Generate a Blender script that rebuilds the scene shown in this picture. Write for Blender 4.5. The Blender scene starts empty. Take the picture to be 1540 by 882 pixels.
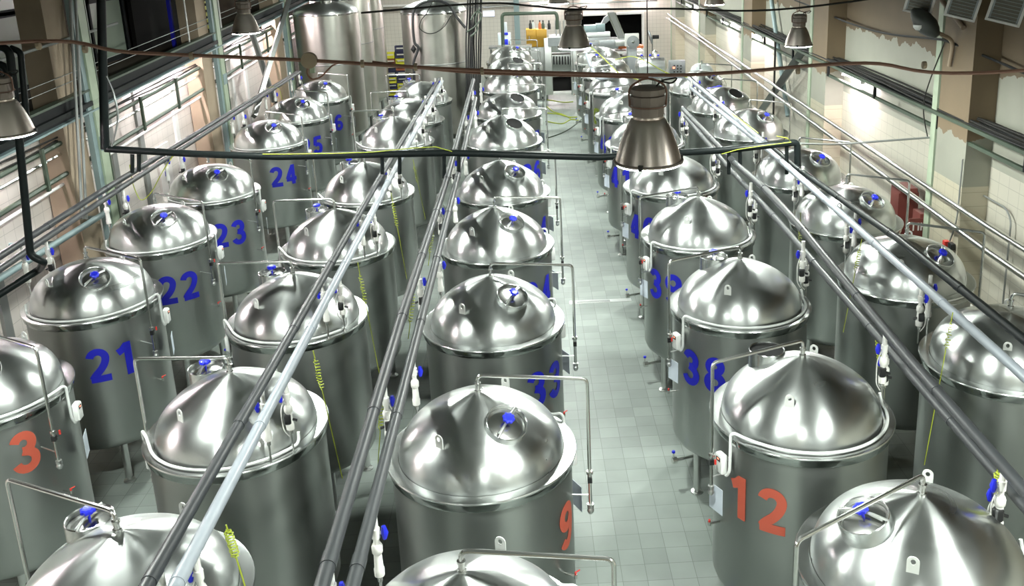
import bpy, math, random
from mathutils import Vector, Matrix
random.seed(7)
PI = math.pi
sc = bpy.context.scene
COL = sc.collection
# ------------------------------------------------------------------ camera model
OX, OY, OZ = 0.0, 0.0, 7.669
FPX, PCX, PCY = 1413.25, 834.3, 282.5
RT = Vector((0.99874452, -0.03582674, -0.03501193))
UP = Vector((0.04337866, 0.26898576, 0.9621668))
FW = Vector((0.02505359, 0.96247759, -0.27020217))
def at(u, v, **k):
    d = (u - PCX) / FPX * RT - (v - PCY) / FPX * UP + FW
    (a, val), = k.items(); i = 'xyz'.index(a); O = (OX, OY, OZ)
    t = (val - O[i]) / d[i]
    return Vector((OX + t * d[0], OY + t * d[1], OZ + t * d[2]))
cam = bpy.data.cameras.new('camera'); co = bpy.data.objects.new('camera', cam); COL.objects.link(co)
M = Matrix((( RT[0], UP[0], -FW[0], OX), (RT[1], UP[1], -FW[1], OY), (RT[2], UP[2], -FW[2], OZ), (0, 0, 0, 1)))
co.matrix_world = M
cam.sensor_width = 36.0; cam.lens = FPX / 1540 * 36
cam.shift_x = (770 - PCX) / 1540; cam.shift_y = (PCY - 441) / 1540
cam.clip_end = 200
sc.camera = co

# ------------------------------------------------------------------ materials
MATS = {}
def new_mat(name):
    m = bpy.data.materials.new(name); m.use_nodes = True
    MATS[name] = m
    return m, m.node_tree, m.node_tree.nodes['Principled BSDF']
def mat(name, col, rough=.5, metal=0., emit=None, es=0., noise=0., nscale=8., alpha=None, bump=0.):
    m, nt, b = new_mat(name)
    b.inputs['Base Color'].default_value = (*col, 1)
    b.inputs['Roughness'].default_value = rough
    b.inputs['Metallic'].default_value = metal
    if name in ('black_beam', 'pipe_black', 'dark_void', 'manhole_dark'): b.inputs['Specular IOR Level'].default_value = .15
    if emit:
        b.inputs['Emission Color'].default_value = (*emit, 1); b.inputs['Emission Strength'].default_value = es
    if noise or bump:
        tc = nt.nodes.new('ShaderNodeTexCoord'); n = nt.nodes.new('ShaderNodeTexNoise')
        n.inputs['Scale'].default_value = nscale; n.inputs['Detail'].default_value = 6
        nt.links.new(tc.outputs['Object'], n.inputs['Vector'])
        if noise:
            mx = nt.nodes.new('ShaderNodeMix'); mx.data_type = 'RGBA'
            mx.inputs[6].default_value = (*[c * (1 - noise) for c in col], 1)
            mx.inputs[7].default_value = (*[min(1, c * (1 + noise)) for c in col], 1)
            nt.links.new(n.outputs['Fac'], mx.inputs[0]); nt.links.new(mx.outputs[2], b.inputs['Base Color'])
        if bump:
            bp = nt.nodes.new('ShaderNodeBump'); bp.inputs['Strength'].default_value = bump; bp.inputs['Distance'].default_value = .01
            nt.links.new(n.outputs['Fac'], bp.inputs['Height']); nt.links.new(bp.outputs['Normal'], b.inputs['Normal'])
    return m
def N(nt, t, **k):
    n = nt.nodes.new(t)
    for a, v in k.items(): setattr(n, a, v)
    return n
def math_(nt, op, a, b=None):
    n = N(nt, 'ShaderNodeMath', operation=op)
    for i, x in enumerate((a, b)):
        if x is None: continue
        if isinstance(x, (int, float)): n.inputs[i].default_value = x
        else: nt.links.new(x, n.inputs[i])
    return n.outputs[0]
def steel(name, col, rough, aniso, mode, var=.12, cvar=.1, bump=.0):
    """brushed stainless; mode 'turn' = concentric brushing about local Z, 'sheet' = rolled sheet with vertical shading bands"""
    m, nt, b = new_mat(name)
    b.inputs['Metallic'].default_value = 1.0
    b.inputs['Anisotropic'].default_value = aniso
    tg = N(nt, 'ShaderNodeTangent', direction_type='RADIAL', axis='Z')
    nt.links.new(tg.outputs[0], b.inputs['Tangent']); b.inputs['Anisotropic Rotation'].default_value = .25
    tc = N(nt, 'ShaderNodeTexCoord'); oi = N(nt, 'ShaderNodeObjectInfo')
    sp = N(nt, 'ShaderNodeSeparateXYZ'); nt.links.new(tc.outputs['Object'], sp.inputs[0])
    r = math_(nt, 'SQRT', math_(nt, 'ADD', math_(nt, 'MULTIPLY', sp.outputs[0], sp.outputs[0]), math_(nt, 'MULTIPLY', sp.outputs[1], sp.outputs[1])))
    an = math_(nt, 'ARCTAN2', sp.outputs[1], sp.outputs[0])
    cb = N(nt, 'ShaderNodeCombineXYZ')
    if mode == 'turn':
        nt.links.new(math_(nt, 'MULTIPLY', r, 9.), cb.inputs[0]); nt.links.new(math_(nt, 'MULTIPLY', math_(nt, 'COSINE', an), .4), cb.inputs[1])
    else:
        nt.links.new(math_(nt, 'MULTIPLY', sp.outputs[2], 3.), cb.inputs[0]); nt.links.new(math_(nt, 'MULTIPLY', math_(nt, 'COSINE', math_(nt, 'MULTIPLY', an, 3.)), 1.), cb.inputs[1])
    nt.links.new(math_(nt, 'MULTIPLY', oi.outputs['Random'], 37.), cb.inputs[2])
    n1 = N(nt, 'ShaderNodeTexNoise'); n1.inputs['Scale'].default_value = 1.; n1.inputs['Detail'].default_value = 1
    nt.links.new(cb.outputs[0], n1.inputs['Vector'])
    n2 = N(nt, 'ShaderNodeTexNoise'); n2.inputs['Scale'].default_value = 2.2; n2.inputs['Detail'].default_value = 2
    va = N(nt, 'ShaderNodeVectorMath', operation='ADD'); nt.links.new(tc.outputs['Object'], va.inputs[0])
    cr = N(nt, 'ShaderNodeCombineXYZ'); nt.links.new(math_(nt, 'MULTIPLY', oi.outputs['Random'], 91.), cr.inputs[0]); nt.links.new(cr.outputs[0], va.inputs[1])
    nt.links.new(va.outputs[0], n2.inputs['Vector'])
    f = math_(nt, 'ADD', math_(nt, 'MULTIPLY', n1.outputs['Fac'], .6), math_(nt, 'MULTIPLY', n2.outputs['Fac'], .4))
    ro = math_(nt, 'ADD', math_(nt, 'MULTIPLY', math_(nt, 'SUBTRACT', f, .5), var * 2), rough)
    nt.links.new(ro, b.inputs['Roughness'])
    mx = N(nt, 'ShaderNodeMix', data_type='RGBA')
    mx.inputs[6].default_value = (*[c * (1 - cvar) for c in col], 1); mx.inputs[7].default_value = (*[min(1, c * (1 + cvar)) for c in col], 1)
    nt.links.new(f, mx.inputs[0]); nt.links.new(mx.outputs[2], b.inputs['Base Color'])
    if bump:
        bp = N(nt, 'ShaderNodeBump'); bp.inputs['Strength'].default_value = bump; bp.inputs['Distance'].default_value = .004
        n5 = N(nt, 'ShaderNodeTexNoise'); n5.inputs['Scale'].default_value = 3.; n5.inputs['Detail'].default_value = 1; nt.links.new(va.outputs[0], n5.inputs['Vector'])
        bp.inputs['Distance'].default_value = .03; nt.links.new(n5.outputs['Fac'], bp.inputs['Height']); nt.links.new(bp.outputs['Normal'], b.inputs['Normal'])
    return m
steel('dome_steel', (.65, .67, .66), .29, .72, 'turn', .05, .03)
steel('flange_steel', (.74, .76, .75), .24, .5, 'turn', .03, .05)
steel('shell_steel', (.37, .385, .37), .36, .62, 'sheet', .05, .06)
steel('old_steel', (.36, .355, .32), .36, .6, 'sheet', .08, .18)
steel('lamp_metal', (.80, .70, .64), .36, .5, 'turn', .04, .05)
mat('band_chrome', (.42, .44, .43), .12, 1.)
mat('pipe_steel', (.72, .72, .70), .22, 1., noise=.06)
mat('steel_plain', (.60, .61, .60), .35, 1., noise=.08)
mat('lug_steel', (.74, .75, .72), .45, .35)
mat('lamp_dark', (.045, .05, .045), .45)
mat('steel_dark', (.28, .29, .28), .4, 1., noise=.1)
mat('lamp_housing', (.26, .215, .19), .5, .3, noise=.12, nscale=20)
mat('lamp_glass', (1, 1, 1), .3, 0, emit=(.93, 1., .93), es=520)
mat('tube_glow', (1, 1, 1), .3, 0, emit=(1., .86, .90), es=330)
mat('white_plastic', (.78, .79, .77), .35, 0, noise=.04)
mat('pvc_white', (.80, .79, .75), .32, 0, noise=.06)
mat('hose_white', (.74, .76, .74), .3, 0)
mat('blue_plastic', (.02, .03, .72), .35)
mat('blue_paint', (.012, .014, .42), .45)
mat('red_paint', (.44, .085, .05), .5)
mat('olive_paint', (.13, .17, .02), .5)
mat('black_plastic', (.012, .012, .013), .4)
mat('black_rubber', (.015, .016, .017), .5)
mat('pvc_grey', (.032, .035, .038), .42, 0, noise=.12, nscale=5)
mat('pvc_pale', (.33, .36, .40), .3, 0, noise=.08, nscale=5)
mat('pipe_black', (.008, .011, .011), .4)
mat('yellow_cable', (.34, .40, .025), .5)
mat('brown_cable', (.24, .125, .09), .55)
mat('dark_cable', (.014, .013, .011), .7)
mat('red_plastic', (.6, .04, .03), .4)
mat('paper', (.62, .68, .76), .5)
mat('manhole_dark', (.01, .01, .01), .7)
mat('cabinet_red', (.15, .035, .028), .5, noise=.08)
mat('sign_white', (.75, .7, .68), .5)
mat('ochre', (.55, .30, .03), .5, noise=.06)
mat('green_paint', (.06, .085, .058), .45, noise=.15, nscale=6)
mat('pale_green_paint', (.38, .45, .33), .5, noise=.18, nscale=5)
mat('blue_grey_paint', (.24, .32, .33), .45, noise=.12, nscale=4)
mat('black_beam', (.007, .008, .009), .6, noise=.2)
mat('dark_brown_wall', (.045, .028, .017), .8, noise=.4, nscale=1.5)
mat('sheet_film', (.22, .26, .21), .25, 0, noise=.15, nscale=1.2, bump=.6)
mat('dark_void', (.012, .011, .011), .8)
mat('yellow_panel', (.42, .40, .05), .5, noise=.15)
mat('wood_dark', (.05, .035, .022), .7, noise=.3)
mat('conduit', (.30, .31, .30), .4, .4)
mat('white_paint', (.80, .78, .76), .45, noise=.08)
mat('galvanised', (.32, .34, .35), .45, .8, noise=.15, nscale=6)
mat('tin_grille', (.12, .11, .09), .5, .5)
mat('sign_glow', (.6, .6, 1.), .4, 0, emit=(.55, .6, 1.), es=1.6)
mat('panel_light_red', (.9, .2, .1), .4, 0, emit=(1, .25, .15), es=2)
mat('vessel_white', (.55, .60, .60), .3, .2, noise=.06)
mat('orange_trim', (.55, .16, .05), .45)
mat('cooler_body', (.62, .68, .72), .4)

def tile_nodes(nt, vec, size, grout):
    """returns 0..1 mask of grout lines; vec = (a, b) sockets in metres"""
    outs = []
    for s, w in zip(vec, size):
        fr = math_(nt, 'FRACT', math_(nt, 'DIVIDE', s, w))
        d = math_(nt, 'MINIMUM', fr, math_(nt, 'SUBTRACT', 1., fr))
        outs.append(math_(nt, 'LESS_THAN', d, grout / w))
    return math_(nt, 'MAXIMUM', outs[0], outs[1])
def floor_mat():
    m, nt, b = new_mat('floor_tiles')
    tc = N(nt, 'ShaderNodeTexCoord'); sp = N(nt, 'ShaderNodeSeparateXYZ'); nt.links.new(tc.outputs['Object'], sp.inputs[0])
    g = tile_nodes(nt, (sp.outputs[0], sp.outputs[1]), (.30, .30), .0035)
    n = N(nt, 'ShaderNodeTexNoise'); n.inputs['Scale'].default_value = .9; n.inputs['Detail'].default_value = 8; nt.links.new(tc.outputs['Object'], n.inputs['Vector'])
    cell = N(nt, 'ShaderNodeTexWhiteNoise'); vm = N(nt, 'ShaderNodeVectorMath', operation='FLOOR'); vs = N(nt, 'ShaderNodeVectorMath', operation='SCALE')
    vs.inputs[3].default_value = 1 / .30; nt.links.new(tc.outputs['Object'], vs.inputs[0]); nt.links.new(vs.outputs[0], vm.inputs[0]); nt.links.new(vm.outputs[0], cell.inputs['Vector'])
    r = N(nt, 'ShaderNodeValToRGB'); r.color_ramp.elements[0].position = .3; r.color_ramp.elements[0].color = (.205, .235, .215, 1)
    r.color_ramp.elements[1].position = .7; r.color_ramp.elements[1].color = (.31, .345, .32, 1)
    nt.links.new(math_(nt, 'ADD', math_(nt, 'MULTIPLY', n.outputs['Fac'], .75), math_(nt, 'MULTIPLY', cell.outputs['Value'], .2)), r.inputs[0])
    mx = N(nt, 'ShaderNodeMix', data_type='RGBA'); nt.links.new(r.outputs[0], mx.inputs[6]); mx.inputs[7].default_value = (.10, .115, .10, 1)
    nt.links.new(math_(nt, 'MULTIPLY', g, .7), mx.inputs[0]); nt.links.new(mx.outputs[2], b.inputs['Base Color'])
    b.inputs['Roughness'].default_value = .42
floor_mat()
def wall_mat(name, ax, tile_top, plaster_top, tilecol, plaster, upper, tsize=(.33, .25), rough=.35):
    m, nt, b = new_mat(name)
    tc = N(nt, 'ShaderNodeTexCoord'); sp = N(nt, 'ShaderNodeSeparateXYZ'); nt.links.new(tc.outputs['Object'], sp.inputs[0])
    a = sp.outputs['XYZ'.index(ax)]; z = sp.outputs[2]
    g = tile_nodes(nt, (a, z), tsize, .005)
    n = N(nt, 'ShaderNodeTexNoise'); n.inputs['Scale'].default_value = .8; n.inputs['Detail'].default_value = 9; nt.links.new(tc.outputs['Object'], n.inputs['Vector'])
    n3 = N(nt, 'ShaderNodeTexNoise'); n3.inputs['Scale'].default_value = 3.; n3.inputs['Detail'].default_value = 9; nt.links.new(tc.outputs['Object'], n3.inputs['Vector'])
    def vary(col, k):
        mx = N(nt, 'ShaderNodeMix', data_type='RGBA')
        mx.inputs[6].default_value = (*[c * (1 - k) for c in col], 1); mx.inputs[7].default_value = (*[min(1, c * (1 + k)) for c in col], 1)
        nt.links.new(n.outputs['Fac'], mx.inputs[0]); return mx.outputs[2]
    def mix(f, c1, c2):
        mx = N(nt, 'ShaderNodeMix', data_type='RGBA'); nt.links.new(f, mx.inputs[0])
        for i, c in ((6, c1), (7, c2)):
            if isinstance(c, tuple): mx.inputs[i].default_value = (*c, 1)
            else: nt.links.new(c, mx.inputs[i])
        return mx.outputs[2]
    tcx = mix(math_(nt, 'MULTIPLY', g, .55), vary(tilecol, .10), tuple(c * .45 for c in tilecol))
    zz = math_(nt, 'ADD', z, math_(nt, 'MULTIPLY', math_(nt, 'SUBTRACT', n3.outputs['Fac'], .5), .5))
    c = mix(math_(nt, 'GREATER_THAN', z, tile_top), tcx, vary(plaster, .22))
    c = mix(math_(nt, 'GREATER_THAN', zz, plaster_top), c, vary(upper, .28))
    nt.links.new(c, b.inputs['Base Color'])
    nt.links.new(math_(nt, 'ADD', math_(nt, 'MULTIPLY', math_(nt, 'GREATER_THAN', z, tile_top), .35), rough), b.inputs['Roughness'])
wall_mat('wall_tiles_right', 'Y', 3.45, 5.05, (.56, .53, .45), (.36, .36, .30), (.16, .12, .075))
wall_mat('wall_tiles_left', 'Y', 9, 9.5, (.70, .64, .60), (.5, .5, .5), (.2, .2, .2))
wall_mat('wall_tiles_back', 'X', 9, 9.5, (.62, .58, .52), (.5, .5, .5), (.2, .2, .2), (.2, .2))
wall_mat('pillar_tiles', 'Y', 3.1, 3.9, (.46, .42, .32), (.29, .29, .24), (.19, .14, .085))
mat('pillar_plaster', (.36, .28, .20), .75, noise=.25, nscale=1.6)
mat('ceiling_paint', (.27, .29, .28), .8, noise=.1, nscale=1)
mat('wall_upper', (.20, .18, .14), .8, noise=.25, nscale=1)

# ------------------------------------------------------------------ mesh builder
class MB:
    def __init__(s): s.v = []; s.f = []
    def add(s, vs, fs):
        o = len(s.v); s.v += [tuple(x) for x in vs]; s.f += [tuple(i + o for i in f) for f in fs]; return s
    def box(s, c, d, rz=0., M=None):
        hx, hy, hz = d[0] / 2, d[1] / 2, d[2] / 2
        R = M if M is not None else Matrix.Rotation(rz, 3, 'Z')
        vs = [Vector(c) + R @ Vector((x * hx, y * hy, z * hz)) for x in (-1, 1) for y in (-1, 1) for z in (-1, 1)]
        return s.add(vs, [(0, 1, 3, 2), (4, 6, 7, 5), (0, 4, 5, 1), (2, 3, 7, 6), (0, 2, 6, 4), (1, 5, 7, 3)])
    def rbox(s, c, d, r=.01, rz=0.):
        """box with chamfered vertical edges and top"""
        hx, hy, hz = d[0] / 2, d[1] / 2, d[2] / 2
        R = Matrix.Rotation(rz, 3, 'Z')
        def ring(ex, z):
            x, y = hx - ex, hy - ex; k = r
            return [(-x + k, -y, z), (x - k, -y, z), (x, -y + k, z), (x, y - k, z), (x - k, y, z), (-x + k, y, z), (-x, y - k, z), (-x, -y + k, z)]
        rs = [ring(r * .6, -hz), ring(0, -hz + r), ring(0, hz - r), ring(r * .6, hz)]
        vs = [Vector(c) + R @ Vector(p) for q in rs for p in q]
        fs = [tuple(range(7, -1, -1)), tuple(24 + i for i in range(8))]
        for k in range(3):
            for i in range(8): fs.append((k * 8 + i, k * 8 + (i + 1) % 8, (k + 1) * 8 + (i + 1) % 8, (k + 1) * 8 + i))
        return s.add(vs, fs)
    def lathe(s, prof, n=48, c=(0, 0, 0), M=None, close=False):
        vs = []; fs = []
        for r, z in prof:
            for i in range(n):
                a = 2 * PI * i / n; p = Vector((r * math.cos(a), r * math.sin(a), z))
                if M is not None: p = M @ p
                vs.append(p + Vector(c))
        m = len(prof)
        for k in range(m - 1 + (1 if close else 0)):
            k2 = (k + 1) % m
            for i in range(n):
                j = (i + 1) % n
                fs.append((k * n + i, k * n + j, k2 * n + j, k2 * n + i))
        if not close:
            if prof[0][0] > 1e-4: fs.append(tuple(range(n - 1, -1, -1)))
            if prof[-1][0] > 1e-4: fs.append(tuple((m - 1) * n + i for i in range(n)))
        return s.add(vs, fs)
    def tube(s, pts, r, n=10, caps=True, closed=False):
        pts = [Vector(p) for p in pts]; m = len(pts); rs = r if isinstance(r, (list, tuple)) else [r] * m
        t0 = (pts[1] - pts[0]).normalized()
        up = Vector((0, 0, 1)) if abs(t0.z) < .9 else Vector((1, 0, 0))
        nrm = t0.cross(up).normalized(); vs = []; fs = []
        for i, p in enumerate(pts):
            a = pts[i - 1] if i or closed else p; b = pts[(i + 1) % m] if i < m - 1 or closed else p
            t = (b - a).normalized()
            nrm = (nrm - t * nrm.dot(t)).normalized(); bn = t.cross(nrm)
            for k in range(n):
                q = 2 * PI * k / n; vs.append(p + (nrm * math.cos(q) + bn * math.sin(q)) * rs[i])
        for i in range(m if closed else m - 1):
            i2 = (i + 1) % m
            for k in range(n):
                j = (k + 1) % n; fs.append((i * n + k, i * n + j, i2 * n + j, i2 * n + k))
        if caps and not closed: fs += [tuple(range(n - 1, -1, -1)), tuple((m - 1) * n + k for k in range(n))]
        return s.add(vs, fs)
    def cyl(s, a, b, r, n=14): return s.tube([a, b], r, n)
    def plate(s, pts, th, nrm):
        nrm = Vector(nrm).normalized() * th / 2; n = len(pts)
        vs = [Vector(p) - nrm for p in pts] + [Vector(p) + nrm for p in pts]
        fs = [tuple(range(n - 1, -1, -1)), tuple(n + i for i in range(n))] + [(i, (i + 1) % n, n + (i + 1) % n, n + i) for i in range(n)]
        return s.add(vs, fs)
    def mesh(s, name, m, angle=35):
        me = bpy.data.meshes.new(name); me.from_pydata(s.v, [], s.f); me.validate(); me.update()
        for p in me.polygons: p.use_smooth = True
        me.set_sharp_from_angle(angle=math.radians(angle))
        me.materials.append(MATS[m]); return me
def fillet(pts, r=.05, k=5):
    pts = [Vector(p) for p in pts]; out = [pts[0]]
    for i in range(1, len(pts) - 1):
        a, b, c = pts[i - 1], pts[i], pts[i + 1]
        d1, d2 = (a - b), (c - b); rr = min(r, d1.length * .45, d2.length * .45)
        p, q = b + d1.normalized() * rr, b + d2.normalized() * rr
        for j in range(k + 1):
            t = j / k; out.append((1 - t) ** 2 * p + 2 * t * (1 - t) * b + t * t * q)
    return out + [pts[-1]]
def put(name, me, parent=None, loc=(0, 0, 0), rz=0):
    o = bpy.data.objects.new(name, me); COL.objects.link(o); o.location = loc; o.rotation_euler = (0, 0, rz)
    if parent is not None: o.parent = parent
    return o
def tag(o, label, cat, group=None, kind=None):
    if label: o['label'] = label
    if cat: o['category'] = cat
    if group: o['group'] = group
    if kind: o['kind'] = kind
    return o
def empty(name, loc, label, cat, group=None, rz=0):
    o = bpy.data.objects.new(name, None); COL.objects.link(o); o.location = loc; o.rotation_euler = (0, 0, rz); o.empty_display_size = .2
    return tag(o, label, cat, group)
def struct(name, mb, m):
    o = put(name, mb.mesh(name, m)); o['kind'] = 'structure'; return o
def P(r, a, z): a = math.radians(a); return Vector((r * math.cos(a), r * math.sin(a), z))

# ------------------------------------------------------------------ tank meshes (local origin: floor centre)
RZ = 2.62
DOME = [(0.825, 2.618), (0.822, 2.665), (0.806, 2.735), (0.776, 2.808), (0.733, 2.875), (0.673, 2.940), (0.590, 3.008), (0.484, 3.077), (0.368, 3.140), (0.252, 3.192), (0.126, 3.238), (0.048, 3.258), (0.000, 3.262)]
DOME_ROUND = [(0.825, 2.618), (0.823, 2.665), (0.811, 2.745), (0.786, 2.825), (0.745, 2.900), (0.687, 2.968), (0.600, 3.035), (0.484, 3.095), (0.368, 3.140), (0.252, 3.170), (0.126, 3.190), (0.048, 3.196), (0.000, 3.197)]
def dome_z(r):
    for (a, b), (c, d) in zip(DOME, DOME[1:]):
        if c <= r <= a: return b + (d - b) * (a - r) / (a - c + 1e-9)
    return 3.26
def wavy(prof, n=96):
    """spun dome with the slight unevenness of hand-worked sheet"""
    P_ = []
    for i in range(len(prof) - 1):
        p0 = prof[max(0, i - 1)]; p1 = prof[i]; p2 = prof[i + 1]; p3 = prof[min(len(prof) - 1, i + 2)]
        for k in range(3):
            t = k / 3; P_.append(tuple(.5 * (2 * b + (c - a) * t + (2 * a - 5 * b + 4 * c - d) * t * t + (3 * b - a - 3 * c + d) * t ** 3) for a, b, c, d in zip(p0, p1, p2, p3)))
    P_.append(prof[-1]); m = MB().lathe(P_, n); out = []
    for x, y, z in m.v:
        r = math.hypot(x, y); a = math.atan2(y, x); w = min(1, r / .35) * min(1, max(0, (z - 2.64) / .12))
        out.append((x, y, z + w * (.0016 * math.sin(5 * a + 5 * r) + .0011 * math.sin(9 * a - 8 * r + 1) + .0007 * math.sin(16 * a + 12 * r))))
    m.v = out; return m
def tank_parts():
    T = {}
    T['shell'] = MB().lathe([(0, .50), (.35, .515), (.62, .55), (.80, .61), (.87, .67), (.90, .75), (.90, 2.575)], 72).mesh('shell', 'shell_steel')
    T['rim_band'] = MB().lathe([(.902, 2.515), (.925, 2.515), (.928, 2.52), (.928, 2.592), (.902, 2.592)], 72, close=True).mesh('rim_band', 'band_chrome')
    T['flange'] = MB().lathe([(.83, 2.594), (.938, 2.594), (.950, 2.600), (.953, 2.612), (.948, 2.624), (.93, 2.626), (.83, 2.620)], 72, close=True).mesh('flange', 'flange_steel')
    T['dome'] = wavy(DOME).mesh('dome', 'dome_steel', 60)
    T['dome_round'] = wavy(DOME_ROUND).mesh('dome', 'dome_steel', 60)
    T['leg'] = MB().tube([(0, 0, .07), (0, 0, .66)], .05, 16).mesh('leg', 'steel_plain')
    T['foot'] = MB().lathe([(.085, .0), (.085, .015), (.03, .03), (.025, .09)], 16).mesh('foot', 'steel_plain')
    return T
TP = tank_parts()
def manhole_frame(r, a, tilt=1.0):
    """matrix placing local z on the dome normal at radius r, angle a"""
    z0 = dome_z(r); dr = .02; sl = (dome_z(r - dr) - dome_z(r + dr)) / (2 * dr) * tilt
    nrm = Vector((sl, 0, 1)).normalized(); t = Vector((1, 0, -sl)).normalized(); s_ = nrm.cross(t)
    R = Matrix(((t.x, s_.x, nrm.x), (t.y, s_.y, nrm.y), (t.z, s_.z, nrm.z)))
    A = Matrix.Rotation(math.radians(a), 3, 'Z')
    return A @ R, P(r, a, z0)
_cache = {}
def manhole_meshes(r, a, opened, tilt=1.0):
    key = ('mh', r, a, opened)
    if key in _cache: return _cache[key]
    R, c = manhole_frame(r, a, tilt); out = []; h = .05 if tilt < 1 else 0.; c = c + R @ Vector((0, 0, h))
    rr = .205 if tilt else .19
    out.append(('manhole_collar', MB().lathe([(rr, -.17), (rr, .050), (rr - .006, .058), (rr - .014, .050), (rr - .014, -.03)], 36, c, R, close=True).mesh('manhole_collar', 'flange_steel'), None))
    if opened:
        out.append(('manhole_opening', MB().lathe([(0, .022), (rr - .012, .022), (rr - .012, .036), (0, .036)], 28, c, R).mesh('manhole_opening', 'manhole_dark'), None))  # black disc, stands in for the shade inside an open tank
    else:
        out.append(('manhole_cover', MB().lathe([(rr - .016, .005), (rr - .03, .012), (rr - .05, .02), (.09, .03), (.04, .036), (0, .037)], 36, c, R).mesh('manhole_cover', 'pipe_steel'), None))
        up = R @ Vector((0, 0, 1)); x = Matrix.Rotation(math.radians(35), 3, up) @ (R @ Vector((0, 1, 0)))
        m = MB(); m.tube([c + x * -(rr + .0) + up * .05, c + x * -.08 + up * .085, c + x * .08 + up * .085, c + x * (rr + .0) + up * .05], .011, 8)
        y = up.cross(x); m.tube([c + y * .02 + x * -.17 + up * .06, c + x * 0 + up * .1, c - y * .02 + x * .17 + up * .06], .009, 8)
        out.append(('cross_bar', m.mesh('cross_bar', 'steel_plain'), None))
        # hand wheel: lobed knob on a stem
        m = MB(); cc = c + up * .115; n = 40; vs = []; fs = []
        for z_, k in ((-.018, .8), (-.01, 1.), (.014, 1.), (.024, .75), (.02, .3)):
            for i in range(n):
                q = 2 * PI * i / n; rad = .056 * k * (1 + .10 * math.cos(8 * q)); vs.append(cc + R @ Vector((rad * math.cos(q), rad * math.sin(q), z_)))
        for k in range(4):
            for i in range(n): fs.append((k * n + i, k * n + (i + 1) % n, (k + 1) * n + (i + 1) % n, (k + 1) * n + i))
        fs += [tuple(range(n - 1, -1, -1)), tuple(4 * n + i for i in range(n))]
        m.add(vs, fs); m.tube([c + up * .03, c + up * .11], .012, 8)
        out.append(('hand_wheel', m.mesh('hand_wheel', 'blue_plastic'), None))
    _cache[key] = out; return out
def lug_mesh(r, a):
    key = ('lug', r, a)
    if key in _cache: return _cache[key]
    R, c = manhole_frame(r, a); m = MB(); R = Matrix.Rotation(math.radians(a), 3, 'Z'); c = c - Vector((0, 0, .02))
    # plate with a hole, standing on the dome in the tangential direction
    n = 16; outer = []; inner = []
    w, h = .045, .155
    for i in range(n):
        q = 2 * PI * i / n; ci, si = math.cos(q), math.sin(q)
        x_ = w * ci * 1.0; z_ = (h - w) + w * si if si >= 0 else None
        if z_ is None:
            x_ = w * (1 if ci > 0 else -1) * (1 if abs(ci) > .3 else abs(ci) / .3); z_ = (h - w) * (1 + si * 1.15)
        outer.append((x_, z_)); inner.append((.019 * ci, (h - w) + .024 * si))
    vs = []
    for th in (-.005, .005):
        for ring in (outer, inner):
            for x_, z_ in ring: vs.append(c + R @ Vector((th, x_, z_)))
    fs = []
    for i in range(n):
        j = (i + 1) % n
        fs += [(i, j, n + j, n + i), (2 * n + i, 3 * n + i, 3 * n + j, 2 * n + j), (i, 2 * n + i, 2 * n + j, j), (n + i, n + j, 3 * n + j, 3 * n + i)]
    m.add(vs, fs); _cache[key] = m.mesh('lifting_lug', 'lug_steel'); return _cache[key]
def vent_mesh(a, rout=1.08, ztop=3.43, zlow=2.0):
    key = ('vent', a, rout, ztop, zlow)
    if key in _cache: return _cache[key]
    m = MB(); m.tube(fillet([(0, 0, 3.25), (0, 0, ztop), P(rout, a, ztop - .02), P(rout, a, zlow)], .06), .0185, 10)
    m.lathe([(.035, 3.255), (.035, 3.275), (.024, 3.28), (.024, 3.33), (.032, 3.332), (.032, 3.35), (.02, 3.352)], 16)
    for z_ in (zlow + .36,): m.lathe([(.03, z_), (.034, z_ + .01), (.034, z_ + .03), (.03, z_ + .04)], 12, P(rout, a, 0))
    a1 = m.mesh('vent_pipe', 'pipe_steel')
    c = P(rout, a, 0); m = MB()
    m.tube([c + Vector((0, 0, zlow - .02)), c + Vector((0, 0, zlow + .02))], .034, 12)
    m.lathe([(.0, zlow - .09), (.022, zlow - .085), (.036, zlow - .06), (.036, zlow - .045), (.022, zlow - .02)], 12, c)
    b1 = m.mesh('relief_valve', 'steel_plain')
    m = MB(); m.box(c + Vector((0, 0, zlow + .3)), (.045, .05, .06)); m.tube([c + Vector((0, 0, zlow + .3)), c + P(.07, a + 90, zlow + .31)], .008, 6)
    c1 = m.mesh('shutoff_tap', 'black_plastic')
    m = MB(); q = c + P(.075, a + 90, zlow + .31); m.tube([q, q + Vector((0, 0, .05))], .012, 6)
    d1 = m.mesh('tap_lever', 'red_plastic')
    m = MB(); m.tube([P(.9, a, zlow + .12), P(rout, a, zlow + .12)], .008, 6)
    e1 = m.mesh('pipe_clamp', 'steel_plain')
    _cache[key] = (a1, b1, c1, d1, e1); return _cache[key]
def box_mesh(a):
    key = ('box', a)
    if key in _cache: return _cache[key]
    ra = math.radians(a)
    m = MB().rbox(P(.985, a, 2.28), (.075, .13, .21), .012, ra); b = m.mesh('thermostat_box', 'white_plastic')
    f = a - 0; m = MB(); m.box(P(1.0235, a, 2.335), (.004, .07, .045), ra); d = m.mesh('display', 'black_plastic')
    m = MB(); m.box(P(1.0265, a, 2.34), (.002, .03, .014), ra); e = m.mesh('display_digits', 'panel_light_red')
    m = MB(); m.tube([P(.9, a, 2.30), P(.95, a, 2.30)], .02, 8); g = m.mesh('box_bracket', 'steel_plain')
    _cache[key] = (b, d, e, g); return _cache[key]
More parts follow.
